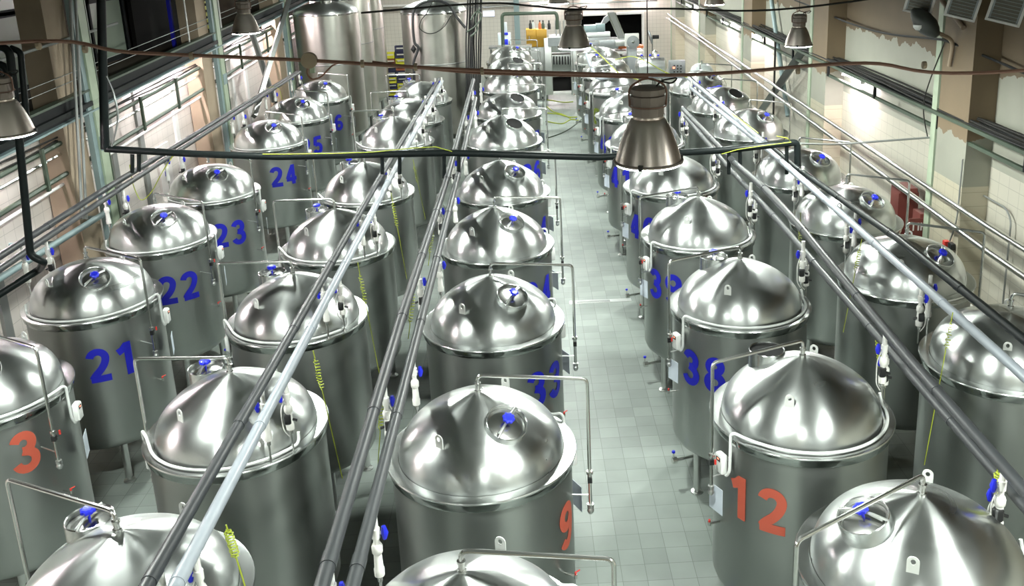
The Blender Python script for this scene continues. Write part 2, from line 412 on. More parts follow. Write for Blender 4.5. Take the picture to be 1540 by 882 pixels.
def hose_mesh(a, sweep):
    key = ('hose', a, sweep)
    if key in _cache: return _cache[key]
    s = 1 if sweep > 0 else -1
    pts = [P(.975, a, 2.19), P(.965, a + s * 4, 2.15), P(.962, a + s * 6.5, 2.24), P(.965, a + s * 7, 2.5), P(.972, a + s * 7.5, 2.66), P(.955, a + s * 9.5, 2.69), P(.91, a + s * 14, 2.66), P(.88, a + s * 22, 2.645)]
    k = 24
    for i in range(1, k + 1): pts.append(P(.872, a + s * (22 + (abs(sweep) - 22) * i / k), 2.645))
    pts += [P(.872, a + sweep + s * 2, 2.68), P(.86, a + sweep + s * 3, 2.76)]
    m = MB().tube(fillet(pts, .03, 2), .0165, 8); _cache[key] = m.mesh('heating_hose', 'hose_white'); return _cache[key]
def tap_mesh(a, z, ln=.12):
    key = ('tap', a, z)
    if key in _cache: return _cache[key]
    c = P(.9, a, z); e = P(.9 + ln, a, z)
    m = MB().tube([c, e], .012, 8); m.tube([e - Vector((0, 0, .02)), e + Vector((0, 0, .025))], .018, 8); t = m.mesh('sample_tap', 'pipe_steel')
    m = MB().tube([e + Vector((0, 0, .02)), e + Vector((0, 0, .05))], .012, 8); m.tube([e + Vector((0, 0, .045)), e + P(.05, a + 60, .055)], .007, 6); h = m.mesh('tap_handle', 'red_plastic')
    _cache[key] = (t, h); return _cache[key]
def drain_mesh(a):
    key = ('drain', a)
    if key in _cache: return _cache[key]
    c = P(.5, a, .5); e = P(.98, a, .42)
    m = MB().tube(fillet([P(.5, a, .53), c - Vector((0, 0, .08)), e], .04), .022, 8)
    m.tube([P(.93, a, .42), P(1.0, a, .42)], .045, 12); m.tube([e, e + Vector((0, 0, .12))], .012, 8); t = m.mesh('drain_valve', 'pipe_steel')
    m = MB().lathe([(0, .0), (.022, 0), (.026, .012), (.022, .03), (0, .034)][::-1], 10, e + Vector((0, 0, .12))); k = m.mesh('valve_cap', 'blue_plastic')
    _cache[key] = (t, k); return _cache[key]
def sheet_mesh(a):
    key = ('sheet', a)
    if key in _cache: return _cache[key]
    ra = math.radians(a + 14); c = P(1.0, a + 4, 1.82)
    m = MB(); m.box(c, (.004, .21, .30), ra); _cache[key] = m.mesh('info_sheet', 'paper'); return _cache[key]
# painted digits: stroked outlines bent round the shell
def arc(cx, cy, rx, ry, a0, a1, n=14): return [(cx + rx * math.cos(math.radians(a0 + (a1 - a0) * i / n)), cy + ry * math.sin(math.radians(a0 + (a1 - a0) * i / n))) for i in range(n + 1)]
def bez(p, q, r, n=8): return [((1 - t) ** 2 * p[0] + 2 * t * (1 - t) * q[0] + t * t * r[0], (1 - t) ** 2 * p[1] + 2 * t * (1 - t) * q[1] + t * t * r[1]) for t in [k / n for k in range(n + 1)]]
DIG = {
 '1': [[(.35, 0), (.35, .5), (.35, 1.0)], [(.07, .74), (.2, .80), (.33, .93)]],
 '2': [arc(.29, .71, .205, .205, 170, 0) + bez((.495, .71), (.48, .50), (.27, .30))[1:] + bez((.27, .30), (.14, .18), (.10, .09))[1:], [(.04, .085), (.3, .085), (.58, .085)]],
 '3': [arc(.28, .72, .19, .195, 165, -75) + [(.24, .53)], [(.24, .535)] + arc(.28, .29, .215, .215, 80, -165)],
 '4': [[(.40, 0), (.40, .5), (.40, 1.0)], [(.02, .27), (.3, .27), (.58, .27)], [(.39, .93), (.22, .62), (.08, .30)]],
 '5': [[(.54, .915), (.3, .915), (.15, .915)], [(.17, .97), (.145, .75), (.12, .50)], [(.14, .53)] + arc(.28, .315, .215, .24, 120, -160)],
 '6': [arc(.30, .30, .205, .215, 0, 360, 24), arc(.315, .66, .215, .255, 35, 90, 6) + bez((.315, .915), (.09, .86), (.09, .36))[1:]],
 '7': [[(.05, .915), (.3, .915), (.55, .915)], bez((.50, .90), (.26, .60), (.22, 0))],
 '8': [arc(.30, .745, .17, .17, 0, 360, 22), arc(.30, .29, .205, .205, 0, 360, 24)],
 '9': [arc(.30, .70, .205, .215, 0, 360, 24), arc(.285, .34, .215, .255, 215, 270, 6) + bez((.285, .085), (.51, .14), (.51, .64))[1:]],
 '0': [arc(.30, .50, .20, .41, 0, 360, 28)]}
def numeral_mesh(text, h, m, rad=.9035, gap=.16):
    key = ('num', text, h, m)
    if key in _cache: return _cache[key]
    w = .205; adv = .60 + gap; tot = adv * len(text) - gap; mb = MB()
    for k, ch in enumerate(text):
        for si, st in enumerate(DIG[ch]):
            pts = [Vector((x, y, 0)) for x, y in st]; dense = [pts[0]]
            for a, b in zip(pts, pts[1:]):
                n = max(1, int((b - a).length / .08)); dense += [a.lerp(b, (i + 1) / n) for i in range(n)]
            vs = []; fs = []; closed = (dense[0] - dense[-1]).length < 1e-4
            for i, p in enumerate(dense):
                a = dense[max(0, i - 1)]; b = dense[min(len(dense) - 1, i + 1)]
                if closed and i in (0, len(dense) - 1): a = dense[-2]; b = dense[1]
                t = (b - a).normalized(); nn = Vector((-t.y, t.x, 0)) * w / 2
                for q_, lift in ((p + nn, 0), (p + nn, .002), (p - nn, .002), (p - nn, 0)):
                    r = rad + lift + .0003 * si; ang = (q_.x + k * adv - tot / 2) * h / rad
                    vs.append((r * math.cos(ang), r * math.sin(ang), (q_.y - .5) * h))
            for i in range(len(dense) - 1):
                for e in range(3): fs.append((i * 4 + e, i * 4 + e + 1, i * 4 + e + 5, i * 4 + e + 4))
            fs += [(0, 3, 2, 1), tuple(len(vs) - 4 + e for e in range(4))]
            mb.add(vs, fs)
    _cache[key] = mb.mesh('numeral', m); return _cache[key]

def make_tank(x, y, label, group, row, num=None, numcol='blue_paint', opened=False, numz=1.94, scale=1., va=None, vr=None, na=None, spin=0., rounded=False):
    t = empty('fermentation_tank', (x, y, 0), label, 'tank', group)
    cfg = dict(A=dict(v=-30, mh=-57, lugs=((.60, -128), (.62, 66)), box=4, hs=-150, num=-57, sheet=2, tap=-20),
               B=dict(v=173, mh=140, lugs=((.62, -128), (.62, 62)), box=178, hs=150, num=-200, sheet=170, tap=190),
               C=dict(v=-8, mh=-55, lugs=((.64, -124), (.64, 67)), box=22, hs=60, num=-25, sheet=14, tap=-30),
               D=dict(v=-160, mh=140, lugs=((.62, -117), (.64, 62)), box=-158, hs=158, num=-134, sheet=-166, tap=-168),
               E=dict(v=-30, mh=-58, lugs=((.64, -118), (.62, 64)), box=20, hs=50, num=-30, sheet=14, tap=-30))[row]
    put('shell', TP['shell'], t); put('rim_band', TP['rim_band'], t); fl = put('flange', TP['flange'], t)
    d = put('dome', TP['dome_round' if rounded else 'dome'], t, rz=spin)
    for i in range(4):
        a = {'A': 30, 'B': 30, 'C': 40, 'D': 25, 'E': 30}[row] + 90 * i + (8 if row == 'D' else 0)
        L = put('leg', TP['leg'], t, P(.76, a, 0)); put('foot', TP['foot'], L)
    mr = {'A': .50, 'B': .47, 'C': .47, 'D': .40, 'E': .52}[row] + (.08 if (row, x > 2.9) == ('D', True) else 0)
    col = None
    for n_, me, _ in manhole_meshes(mr, -168 if x > 2.9 and row == 'D' else cfg['mh'], opened, .6 if x > 2.9 and row == 'D' else 0. if row in 'BD' else 1.):
        if n_ == 'manhole_collar': col = put(n_, me, t)
        else: put(n_, me, col)
    for r, a in cfg['lugs']: put('lifting_lug', lug_mesh(r, a), t)
    a1, b1, c1, d1, e1 = vent_mesh(va or cfg['v'], rout=vr or {'A': 1.18, 'B': 1.03, 'C': 1.08, 'D': 1.08, 'E': 1.0}[row])
    vp = put('vent_pipe', a1, t); put('relief_valve', b1, vp); s_ = put('shutoff_tap', c1, vp); put('tap_lever', d1, vp); put('pipe_clamp', e1, vp)
    b, dd, e, g = box_mesh(cfg['box']); bx = put('thermostat_box', b, t); put('display', dd, bx); put('display_digits', e, bx); put('box_bracket', g, bx)
    put('heating_hose', hose_mesh(cfg['box'], cfg['hs']), t)
    put('info_sheet', sheet_mesh(cfg['sheet']), t)
    tp, th = tap_mesh(cfg['tap'], 1.45); q = put('sample_tap', tp, t); put('tap_handle', th, q)
    dv, dk = drain_mesh(cfg['tap'] + 4); q = put('drain_valve', dv, t); put('valve_cap', dk, q)
    if num:
        nm = put('numeral', numeral_mesh(num, .49, numcol), t, (0, 0, numz), math.radians(na or cfg['num']))
        nm['label'] = {'blue_paint': 'blue', 'red_paint': 'red', 'olive_paint': 'olive green'}[numcol] + ' painted numeral ' + num
    return t

tanks = []
GA, GB, GC, GD, GE = ('tanks in the row along the left wall', 'tanks in the second row from the left wall', 'tanks in the row left of the aisle',
                      'tanks in the row right of the aisle', 'tanks in the row along the right wall')
S = 'brushed steel tank with a domed lid, '
rows = {
 'A': (GA, [(-6.50, 10.2, '3', 'red_paint', 'steel tank marked red 3, at the left picture edge by the left wall'),
            (-6.466, 13.04, '21', 'blue_paint', 'steel tank marked blue 21 in the row along the left wall'),
            (-6.52, 15.85, '22', 'blue_paint', 'steel tank marked blue 22 in the row along the left wall'),
            (-6.52, 18.75, '23', 'blue_paint', 'steel tank marked blue 23 in the row along the left wall'),
            (-6.53, 23.27, '24', 'blue_paint', 'steel tank marked blue 24 in the row along the left wall'),
            (-6.54, 26.5, '25', 'blue_paint', 'steel tank marked blue 5, just behind tank 24'),
            (-6.53, 29.6, '26', 'blue_paint', 'steel tank marked blue 6, last of the left wall row, before the tall vessel')]),
 'B': (GB, [(-3.32, 6.42, None, None, 'large steel dome tank in the bottom left corner with a long slanting vent pipe'),
            (-3.24, 9.09, None, None, 'steel tank between number 3 and number 9, behind the bottom left corner tank'),
            (-3.26, 12.0, None, None, 'steel tank right of tank 21, third from the front in its row'),
            (-3.26, 14.98, None, None, 'steel tank right of tank 22, fourth from the front in its row'),
            (-3.28, 18.2, None, None, 'steel tank right of tank 23, just in front of the black cross pipe'),
            (-3.29, 22.79, None, None, 'steel tank right of tank 24, just beyond the black cross pipe'),
            (-3.25, 25.5, None, None, 'steel tank right of the blue 5 tank, last but one of its row'),
            (-3.24, 28.5, None, None, 'steel tank right of the blue 6 tank, last of its row by the tall vessel')]),
 'C': (GC, [(-.61, 5.72, None, None, 'steel tank cut by the bottom edge, nearest left of the aisle'),
            (-.61, 8.41, '9', 'red_paint', 'steel tank marked red 9, left of the tiled aisle'),
            (-.58, 11.58, '33', 'blue_paint', 'steel tank directly behind tank 9, with a wide round manhole'),
            (-.61, 14.7, '34', 'blue_paint', 'steel tank second behind tank 9, left of the aisle'),
            (-.58, 17.86, '34', 'blue_paint', 'steel tank left of the aisle, last before the black cross pipe'),
            (-.62, 22.4, '36', 'blue_paint', 'steel tank with open manhole, first beyond the cross pipe left of the aisle'),
            (-.56, 25.85, '37', 'blue_paint', 'steel tank with open manhole, second beyond the cross pipe left of the aisle'),
            (-.57, 30.04, None, None, 'closed steel tank, third beyond the cross pipe left of the aisle'),
            (-.55, 33.2, None, None, 'steel tank with open manhole just behind the brown hanging cable'),
            (-.60, 36.4, None, None, 'farthest steel tank left of the aisle, before the stainless table')]),
 'D': (GD, [(2.96, 6.35, None, None, 'large steel dome tank in the bottom right corner with blue handwheel'),
            (2.741, 8.84, '12', 'red_paint', 'steel tank marked red 12 with an open dark manhole'),
            (2.756, 11.78, '38', 'blue_paint', 'steel tank marked blue 38 behind tank 12'),
            (2.74, 14.76, '39', 'blue_paint', 'steel tank marked blue 39 behind tank 38'),
            (2.766, 17.82, '40', 'blue_paint', 'steel tank marked blue 4 right below the nearest hanging lamp'),
            (2.73, 21.54, '41', 'blue_paint', 'steel tank half hidden by the nearest hanging lamp bell'),
            (2.756, 25.0, '42', 'blue_paint', 'steel tank behind the lamp, right of the aisle, with white box'),
            (2.756, 28.9, '6', 'olive_paint', 'steel tank left of the lamp housing with a dished reflective lid'),
            (2.756, 32.0, '6', 'olive_paint', 'steel tank marked olive 6, last but one right of the aisle'),
            (2.756, 35.1, '6', 'olive_paint', 'steel tank marked olive 6, farthest right of the aisle')]),
 'E': (GE, [(5.43, 9.81, None, None, 'nearest steel tank by the right wall, cut by the right picture edge'),
            (5.29, 12.46, None, None, 'second steel tank from the front along the right wall'),
            (5.34, 15.16, None, None, 'third steel tank from the front along the right wall, before the red cabinets'),
            (5.35, 18.0, None, None, 'fourth steel tank along the right wall, below the elbow of the cross pipe'),
            (5.34, 22.19, None, None, 'fifth steel tank along the right wall, just beyond the cross pipe'),
            (5.34, 25.4, None, None, 'steel tank with open manhole by the right wall, blue rag beside it'),
            (5.30, 28.4, None, None, 'farthest steel tank of the right wall row, in front of the white vessel')])}
OPEN = {('C', 5), ('C', 6), ('C', 8), ('D', 1), ('D', 7), ('E', 5)}
TPOS = {}
for row, (g, lst) in rows.items():
    for i, (x, y, num, colr, lab) in enumerate(lst):
        make_tank(x, y, lab, g, row, num, colr, (row, i) in OPEN, numz=2.15 if (row, i) == ('A', 0) else 1.95, spin=i * 1.3, rounded=row in 'AE' or i >= 6, na=-41 if (row, i) == ('A', 0) or (row == 'C' and i > 1) else -138 if row == 'D' and i > 2 else None, **{('B', 0): dict(va=153, vr=1.25), ('D', 0): dict(va=-150, vr=1.38)}.get((row, i), {}))
        TPOS[row, i] = (x, y)

# ------------------------------------------------------------------ overhead process pipes
def pipe_thing(name, pts, r, m, label, cat='pipe', group=None, fil=.12, joints=(), n=14):
    pts = [Vector(p) for p in pts]; o0 = pts[0]
    me = MB().tube([p - o0 for p in (fillet(pts, fil) if len(pts) > 2 else pts)], r, n).mesh(name, m)
    t = put(name, me, loc=o0); tag(t, label, cat, group)
    if joints:
        tot = []; L = 0
        for a, b in zip(pts, pts[1:]): tot.append((L, a, b)); L += (b - a).length
        for j in joints:
            for l0, a, b in tot:
                if l0 <= j <= l0 + (b - a).length:
                    d = (b - a).normalized(); c = a + d * (j - l0) - o0
                    put('pipe_coupling', MB().cyl(c - d * .07, c + d * .07, r * 1.09, n).mesh('pipe_coupling', m), t); break
    return t
PZ = 3.45
J = [1.5 + 2.1 * i for i in range(11)]
G = 'long process pipes above the tanks'
pipe_thing('process_pipe', [(-7.42, 2.0, 3.49), (-7.42, 16.5, 3.49), (-7.40, 30.6, 3.34)], .052, 'pvc_grey', 'long dark grey pipe nearest the left wall, above the numbered blue tanks', group=G, joints=J)
pipe_thing('process_pipe', [(-7.22, 2.0, 3.40), (-7.20, 16.5, 3.47), (-7.22, 30.2, 3.40)], .048, 'pvc_grey', 'long dark grey pipe beside the leftmost pipe, on its aisle side', group=G, joints=J)
pipe_thing('process_pipe', [(-2.72, 2.0, 3.47), (-2.70, 16.3, 3.40), (-2.68, 28.6, 3.24)], .050, 'pvc_grey', 'long dark grey pipe left of the pale one, crossing the bottom left tank', group=G, joints=J)
pipe_thing('process_pipe', [(-2.53, 2.0, 3.45), (-2.52, 16.3, 3.38), (-2.56, 28.4, 3.20)], .052, 'pvc_pale', 'long pale grey pipe crossing the bottom left tank, right of its dark twin', group=G, joints=J)
pipe_thing('process_pipe', [(-1.50, 2.0, 3.48), (-1.50, 9.5, 3.52), (-1.48, 16.3, 3.40), (-1.50, 26.5, 3.50)], .054, 'pvc_grey', 'long grey pipe left of tank 9, the left one of the pair', group=G, joints=J)
pipe_thing('process_pipe', [(-1.31, 2.0, 3.48), (-1.30, 9.5, 3.44), (-1.30, 16.3, 3.40), (-1.30, 23.5, 3.50)], .050, 'pvc_grey', 'long grey pipe touching the left rim of tank 9 in view', group=G, joints=J)
pipe_thing('process_pipe', [(3.62, 2.0, 3.38), (3.62, 8.2, 3.45), (3.62, 12., 3.60), (3.62, 14.0, 3.60), (3.62, 15.8, 3.49), (3.62, 21.5, 3.40)], .052, 'pvc_grey', 'upper long grey pipe right of tank 12, with a bend near the cross pipe', group=G, joints=J)
pipe_thing('process_pipe', [(3.78, 2.0, 3.10), (3.78, 13.7, 3.14), (3.78, 17.0, 3.08), (3.78, 22.5, 3.10)], .048, 'pvc_grey', 'lower long dark pipe right of tank 12, below its twin', group=G, joints=J)
pipe_thing('process_pipe', [(4.60, 2.0, 3.36), (4.60, 10., 3.38), (4.60, 17.5, 3.33), (4.60, 26., 3.10)], .052, 'pvc_pale', 'long pale grey pipe above the right wall row of tanks', group=G, joints=J)
pipe_thing('process_pipe', [(4.80, 2.0, 3.62), (4.80, 11.5, 3.52), (4.80, 16.2, 3.28), (4.80, 27.2, 3.18)], .050, 'pipe_black', 'long black pipe above the right wall row of tanks', group=G, joints=J)
# black cross pipe with its hangers
yc = 16.4
cp = [at(150, -30, y=yc), at(152, 0, y=yc), at(158, 224, y=yc), at(300, 232, y=yc), at(420, 236, y=yc), at(678, 230, y=yc), at(900, 237, y=yc), at(1090, 226, y=yc), at(1199, 214, y=yc), at(1200, 262, y=yc)]
X = empty('cross_pipe', (0, yc, 3.8), 'black pipe spanning the whole hall above the tanks, with a riser at left', 'pipe')
def local(pts, o): return [Vector(p) - Vector(o) for p in pts]
O_ = (0, yc, 3.8)
put('riser', MB().tube(local([cp[0], cp[1], cp[2]], O_), .075, 14).mesh('riser', 'pipe_black'), X)
put('span', MB().tube(fillet(local(cp[2:], O_), .09), .062, 14).mesh('span', 'pipe_black'), X)
for u, v0, v1 in ((199, 232, 260), (209, 232, 258), (575, 235, 262), (601, 235, 262), (668, 232, 268), (690, 231, 268), (1096, 228, 262), (1113, 227, 255), (1183, 216, 262)):
    put('hanger', MB().cyl(at(u, v0, y=yc) - Vector(O_), at(u, v1, y=yc) - Vector(O_), .035, 10).mesh('hanger', 'pipe_black'), X)
for u in (235, 470, 545, 790, 940, 1060):
    c = at(u, 232 + (2 if u < 700 else 0), y=yc) - Vector(O_)
# yellow-green wire lying on the cross pipe
pts = [at(u, v, y=yc - .05) for u, v in ((395, 232), (430, 232), (500, 231), (560, 229), (620, 223), (655, 221), (680, 228))]
tag(put('earth_wire', MB().tube(pts, .008, 6).mesh('earth_wire', 'yellow_cable')), 'yellow-green wire lying along the black cross pipe', 'wire')
pts = [at(u, v, y=yc - .1) for u, v in ((1085, 232), (1110, 225), (1150, 219), (1190, 214), (1184, 208), (1168, 205))]
tag(put('earth_wire', MB().tube(pts, .008, 6).mesh('earth_wire', 'yellow_cable')), 'yellow wire on the right end of the black cross pipe', 'wire')

# ------------------------------------------------------------------ droppers from the pipes to the tanks
def dropper(x, y, ztop, zbot, kind, dx, label):
    t = empty('drop_pipe', (x, y, zbot), label, 'pipe', 'white drop pipes with valves')
    H = ztop - zbot
    m = MB(); m.tube([(0, 0, H * .30), (0, 0, H)], .024, 10); put('white_pipe', m.mesh('white_pipe', 'pvc_white'), t)
    m = MB(); m.lathe([(.028, H * .30), (.040, H * .31), (.042, H * .38), (.036, H * .40), (.031, H * .55), (.042, H * .57), (.044, H * .63), (.034, H * .66)], 14)
    put('union', m.mesh('union', 'pvc_white'), t)
    m = MB(); m.tube([(0, 0, 0), (0, 0, H * .32)], .011, 8); m.lathe([(.02, H * .24), (.022, H * .25), (.022, H * .28), (.02, H * .29)], 10); put('steel_tail', m.mesh('steel_tail', 'pipe_steel'), t)
    m = MB(); m.lathe([(.02, H * .72), (.034, H * .73), (.034, H * .83), (.02, H * .84)], 14); m.tube([(0, 0, H * .78), (dx * .06, 0, H * .78)], .014, 8)
    vb = put('valve_body', m.mesh('valve_body', 'pvc_white'), t)
    m = MB(); m.tube([(dx * .065, 0, H * .78 - .055), (dx * .068, 0, H * .78), (dx * .065, 0, H * .78 + .055)], [.016, .03, .016], 8)
    put('valve_handle', m.mesh('valve_handle', 'blue_plastic'), vb)
    if kind == 'actuator':
        m = MB(); m.rbox((dx * .012, -.01, H * .47), (.07, .075, .11), .012); m.tube([(-dx * .03, 0, H * .45), (-dx * .075, 0, H * .43)], .014, 8)
        put('solenoid', m.mesh('solenoid', 'black_plastic'), t)
        m = MB(); m.tube(fillet([(dx * .03, 0, H * .74), (dx * .075, -.01, H * .6), (dx * .07, -.01, H * .3), (dx * .02, 0, H * .2)], .05), .006, 6)
        put('control_wire', m.mesh('control_wire', 'pvc_white'), t)
    return t
pos_word = {'A': 'of the left wall row', 'B': 'of the second row', 'C': 'left of the aisle', 'D': 'right of the aisle', 'E': 'of the right wall row'}
ordw = ['first', 'second', 'third', 'fourth', 'fifth', 'sixth', 'seventh', 'eighth', 'ninth', 'tenth']
for (row, i), (x, y) in TPOS.items():
    if row == 'A': L = ((-7.42, y + .12, 3.47, 2.62), (-7.22, y + .42, 3.42, 2.62))
    elif row == 'B': L = ((-2.70, y - .73, 3.40, 2.62), (-2.53, y - .52, 3.38, 2.62))
    elif row == 'C': L = ((-1.50, y - .13, 3.45, 2.62), (-1.30, y + .52, 3.42, 2.62))
    elif row == 'D': L = ((3.62, y + .05, 3.45, 2.62), (3.78, y + .38, 3.08, 2.50))
    else: L = ((4.60, y + .50, 3.36, 2.62), (4.80, y + .72, 3.40, 2.62))
    if row == 'C' and i >= 7 or row == 'D' and i >= 6 or (row, i) in (('E', 6), ('A', 0)): continue
    dx = {'A': 1, 'B': -1, 'C': 1, 'D': -1, 'E': 1}[row]
    for k, (a, b, zt, zb) in enumerate(L):
        dropper(a, b, zt, zb, 'actuator' if k == (1 if row in 'AB' else 0) or row == 'D' else 'plain', dx,
                'white drop pipe, %s, at the %s tank %s' % ('outer of two' if k == 0 else 'inner of two', ordw[i], pos_word[row]))

# coiled earth cords hanging beside the tanks
def coil_cord(p0, p1, s0, s1, r, label):
    """hang from p0 down to p1, coiled between fractions s0..s1"""
    p0, p1 = Vector(p0), Vector(p1); pts = []
    d = p1 - p0; n = 150; turns = 11
    for i in range(n + 1):
        t = i / n; p = p0 + d * t
        if s0 < t < s1:
            q = (t - s0) / (s1 - s0); e = min(1, q * 8, (1 - q) * 8); a = q * turns * 2 * PI
            p = p + Vector((math.cos(a), math.sin(a), 0)) * r * e
        pts.append(p - p0)
    o = put('coiled_cord', MB().tube(pts, .0055, 5).mesh('coiled_cord', 'yellow_cable'), loc=p0)
    tag(o, label, 'cord', 'yellow-green coiled cords hanging from the pipes')
def cordpx(a, b, y0, s0, s1, label, r=.028, y1=None):
    coil_cord(at(*a, y=y0), at(*b, y=y0 if y1 is None else y1), s0, s1, r, label)
cordpx((340, 790), (374, 900), 5.5, .05, .45, 'coiled yellow-green cord over the bottom left corner tank')
cordpx((471, 528), (515, 720), 8.3, .05, .28, 'coiled cord hanging right of the tank behind the bottom left corner tank', y1=9.2)
cordpx((538, 395), (575, 585), 11.1, .08, .32, 'coiled cord right of the third tank of the second row', y1=11.6)
cordpx((588, 290), (612, 420), 14.2, .1, .4, 'coiled cord right of the fourth tank of the second row', y1=14.4)
cordpx((621, 240), (640, 330), 18.0, .1, .4, 'coiled cord right of the fifth tank of the second row')
cordpx((576, 590), (567, 720), 9.8, .05, .45, 'coiled cord left of tank 9, between the pipe pair')
cordpx((623, 435), (614, 510), 12.6, .05, .7, 'coiled cord left of the tank behind tank 9')
cordpx((652, 340), (644, 400), 15.6, .1, .7, 'coiled cord left of the second tank behind tank 9')
cordpx((1500, 705), (1502, 790), 6.6, .05, .5, 'coiled cord below the lower right pipe, at the right edge')
cordpx((1319, 500), (1326, 570), 9.6, .1, .85, 'coiled cord right of tank 12 below the upper pipe')
cordpx((1433, 470), (1390, 700), 9.0, .06, .24, 'long coiled cord in front of the nearest right wall tank', y1=9.0)
cordpx((1296, 360), (1268, 500), 12.2, .1, .35, 'coiled cord beside the second right wall tank', y1=12.0)
cordpx((1204, 320), (1202, 420), 14.6, .2, .6, 'coiled cord left of the third right wall tank')
# slack yellow wires by the left pipes
for a, lab in ((((195, 248), (200, 280), (212, 305), (228, 290), (246, 255), (262, 232)), 'loose yellow wire looping under the left wall pipes'),
               (((388, 150), (405, 130), (420, 132), (424, 150)), 'loose yellow wire at the far end of the left wall pipes')):
    pts = [at(u, v, y=17.2 if a[0][0] < 300 else 27.) for u, v in a]
    tag(put('earth_wire', MB().tube(fillet(pts, .3), .008, 6).mesh('earth_wire', 'yellow_cable')), lab, 'wire')
# yellow wire along the upper right pipe
pts = [at(u, v, y=yy) for u, v, yy in ((880, 63, 30), (905, 85, 29), (932, 112, 28), (960, 120, 27))]
tag(put('earth_wire', MB().tube(fillet(pts, .3), .014, 6).mesh('earth_wire', 'yellow_cable')), 'yellow-green wire hanging behind the farthest right aisle tanks', 'wire')
pts = [at(u, v, y=yy) for u, v, yy in ((925, 90, 29), (950, 84, 28), (972, 92, 27), (1005, 112, 27), (1035, 116, 27), (1060, 140, 24), (1100, 170, 21), (1140, 200, 18))]
tag(put('earth_wire', MB().tube(fillet(pts, .3), .014, 6).mesh('earth_wire', 'yellow_cable')), 'yellow-green wire running along the right transfer pipe', 'wire')
# white transfer pipe at far right
pipe_thing('transfer_pipe', [at(882, 82, y=29.5), at(897, 120, y=28.5), at(928, 115, y=28.2), at(1032, 115, y=27.5), at(1060, 138, y=24), at(1150, 215, x=4.7)], .055, 'pvc_pale', 'pale transfer pipe bending round the last tanks right of the aisle', fil=.25)

# ------------------------------------------------------------------ room shell
XL, XR, YB, YF, ZC = -8.8, 7.8, 50.0, -3.0, 8.9
o = MB().box(((XL + XR) / 2 - .5, (YB + YF) / 2, -.05), (XR - XL + 3, YB - YF, .1)); struct('floor', o, 'floor_tiles')
o = MB().box(((XL + XR) / 2 - .5, (YB + YF) / 2, ZC + .05), (XR - XL + 3, YB - YF, .1)); struct('ceiling', o, 'ceiling_paint')
struct('wall_right', MB().box((XR + .1, (YB + YF) / 2, ZC / 2), (.2, YB - YF, ZC)), 'wall_tiles_right')
struct('wall_front', MB().box(((XL + XR) / 2 - .5, YF - .1, ZC / 2), (XR - XL + 3, .2, ZC)), 'wall_upper')
DX0, DX1, DZ = 2.72, 6.22, 2.95
w = MB(); w.box(((XL - 1.6 + DX0) / 2, YB + .1, ZC / 2), (DX0 - XL + 1.6, .2, ZC)); w.box(((DX1 + XR) / 2, YB + .1, ZC / 2), (XR - DX1, .2, ZC)); w.box(((DX0 + DX1) / 2, YB + .1, (ZC + DZ) / 2), (DX1 - DX0, .2, ZC - DZ))
struct('wall_back', w, 'wall_tiles_back')
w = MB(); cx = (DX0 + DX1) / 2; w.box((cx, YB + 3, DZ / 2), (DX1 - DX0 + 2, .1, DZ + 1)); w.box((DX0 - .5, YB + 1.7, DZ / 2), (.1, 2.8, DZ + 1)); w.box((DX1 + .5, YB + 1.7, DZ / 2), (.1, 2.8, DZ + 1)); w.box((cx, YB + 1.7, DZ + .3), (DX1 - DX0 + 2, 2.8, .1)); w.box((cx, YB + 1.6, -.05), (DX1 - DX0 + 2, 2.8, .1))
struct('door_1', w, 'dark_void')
w = MB()
for c, d in (((DX0 - .06, YB - .02, DZ / 2), (.12, .1, DZ)), ((DX1 + .06, YB - .02, DZ / 2), (.12, .1, DZ)), (((DX0 + DX1) / 2, YB - .02, DZ + .06), (DX1 - DX0 + .24, .1, .12))): w.box(c, d)
struct('trim_1', w, 'white_paint')
# left: tiled lower wall, mezzanine, recessed upper wall
zl = lambda y: 4.62 + (y - 17.2) * .030
struct('wall_left', MB().box((XL - .1, (YB + YF) / 2, 2.3), (.2, YB - YF, 4.6)), 'wall_tiles_left')
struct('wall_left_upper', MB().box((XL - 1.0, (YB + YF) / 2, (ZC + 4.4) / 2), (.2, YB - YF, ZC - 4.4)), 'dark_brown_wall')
w = MB(); y0, y1 = YF, YB
def slanted(x0, x1, a, b, y0=YF, y1=YB):
    vs = [(x, y, zl(y) + z) for y in (y0, y1) for z in (a, b) for x in (x0, x1)]
    return vs, [(0, 2, 3, 1), (4, 5, 7, 6), (0, 1, 5, 4), (2, 6, 7, 3), (0, 4, 6, 2), (1, 3, 7, 5)]
w = MB(); w.add(*slanted(XL - .95, -8.30, .02, .12)); struct('mezzanine_floor', w, 'wood_dark')
E_ = empty('edge_beam', (-8.25, 10, 4.7), 'black steel edge beam of the left mezzanine with pale lower flange', 'beam')
def rel(vs, o): return [tuple(Vector(v) - Vector(o)) for v in vs]
oE = (-8.25, 10, 4.7)
vs, fs = slanted(-8.30, -8.22, -.02, .34); put('web', MB().add(rel(vs, oE), fs).mesh('web', 'black_beam'), E_)
vs, fs = slanted(-8.34, -8.12, -.05, -.015); put('lower_flange', MB().add(rel(vs, oE), fs).mesh('lower_flange', 'blue_grey_paint'), E_)
vs, fs = slanted(-8.22, -8.14, .06, .15); put('upper_hose', MB().add(rel(vs, oE), fs).mesh('upper_hose', 'pipe_black'), E_)
vs, fs = slanted(-8.32, -8.16, .33, .37); put('upper_flange', MB().add(rel(vs, oE), fs).mesh('upper_flange', 'green_paint'), E_)
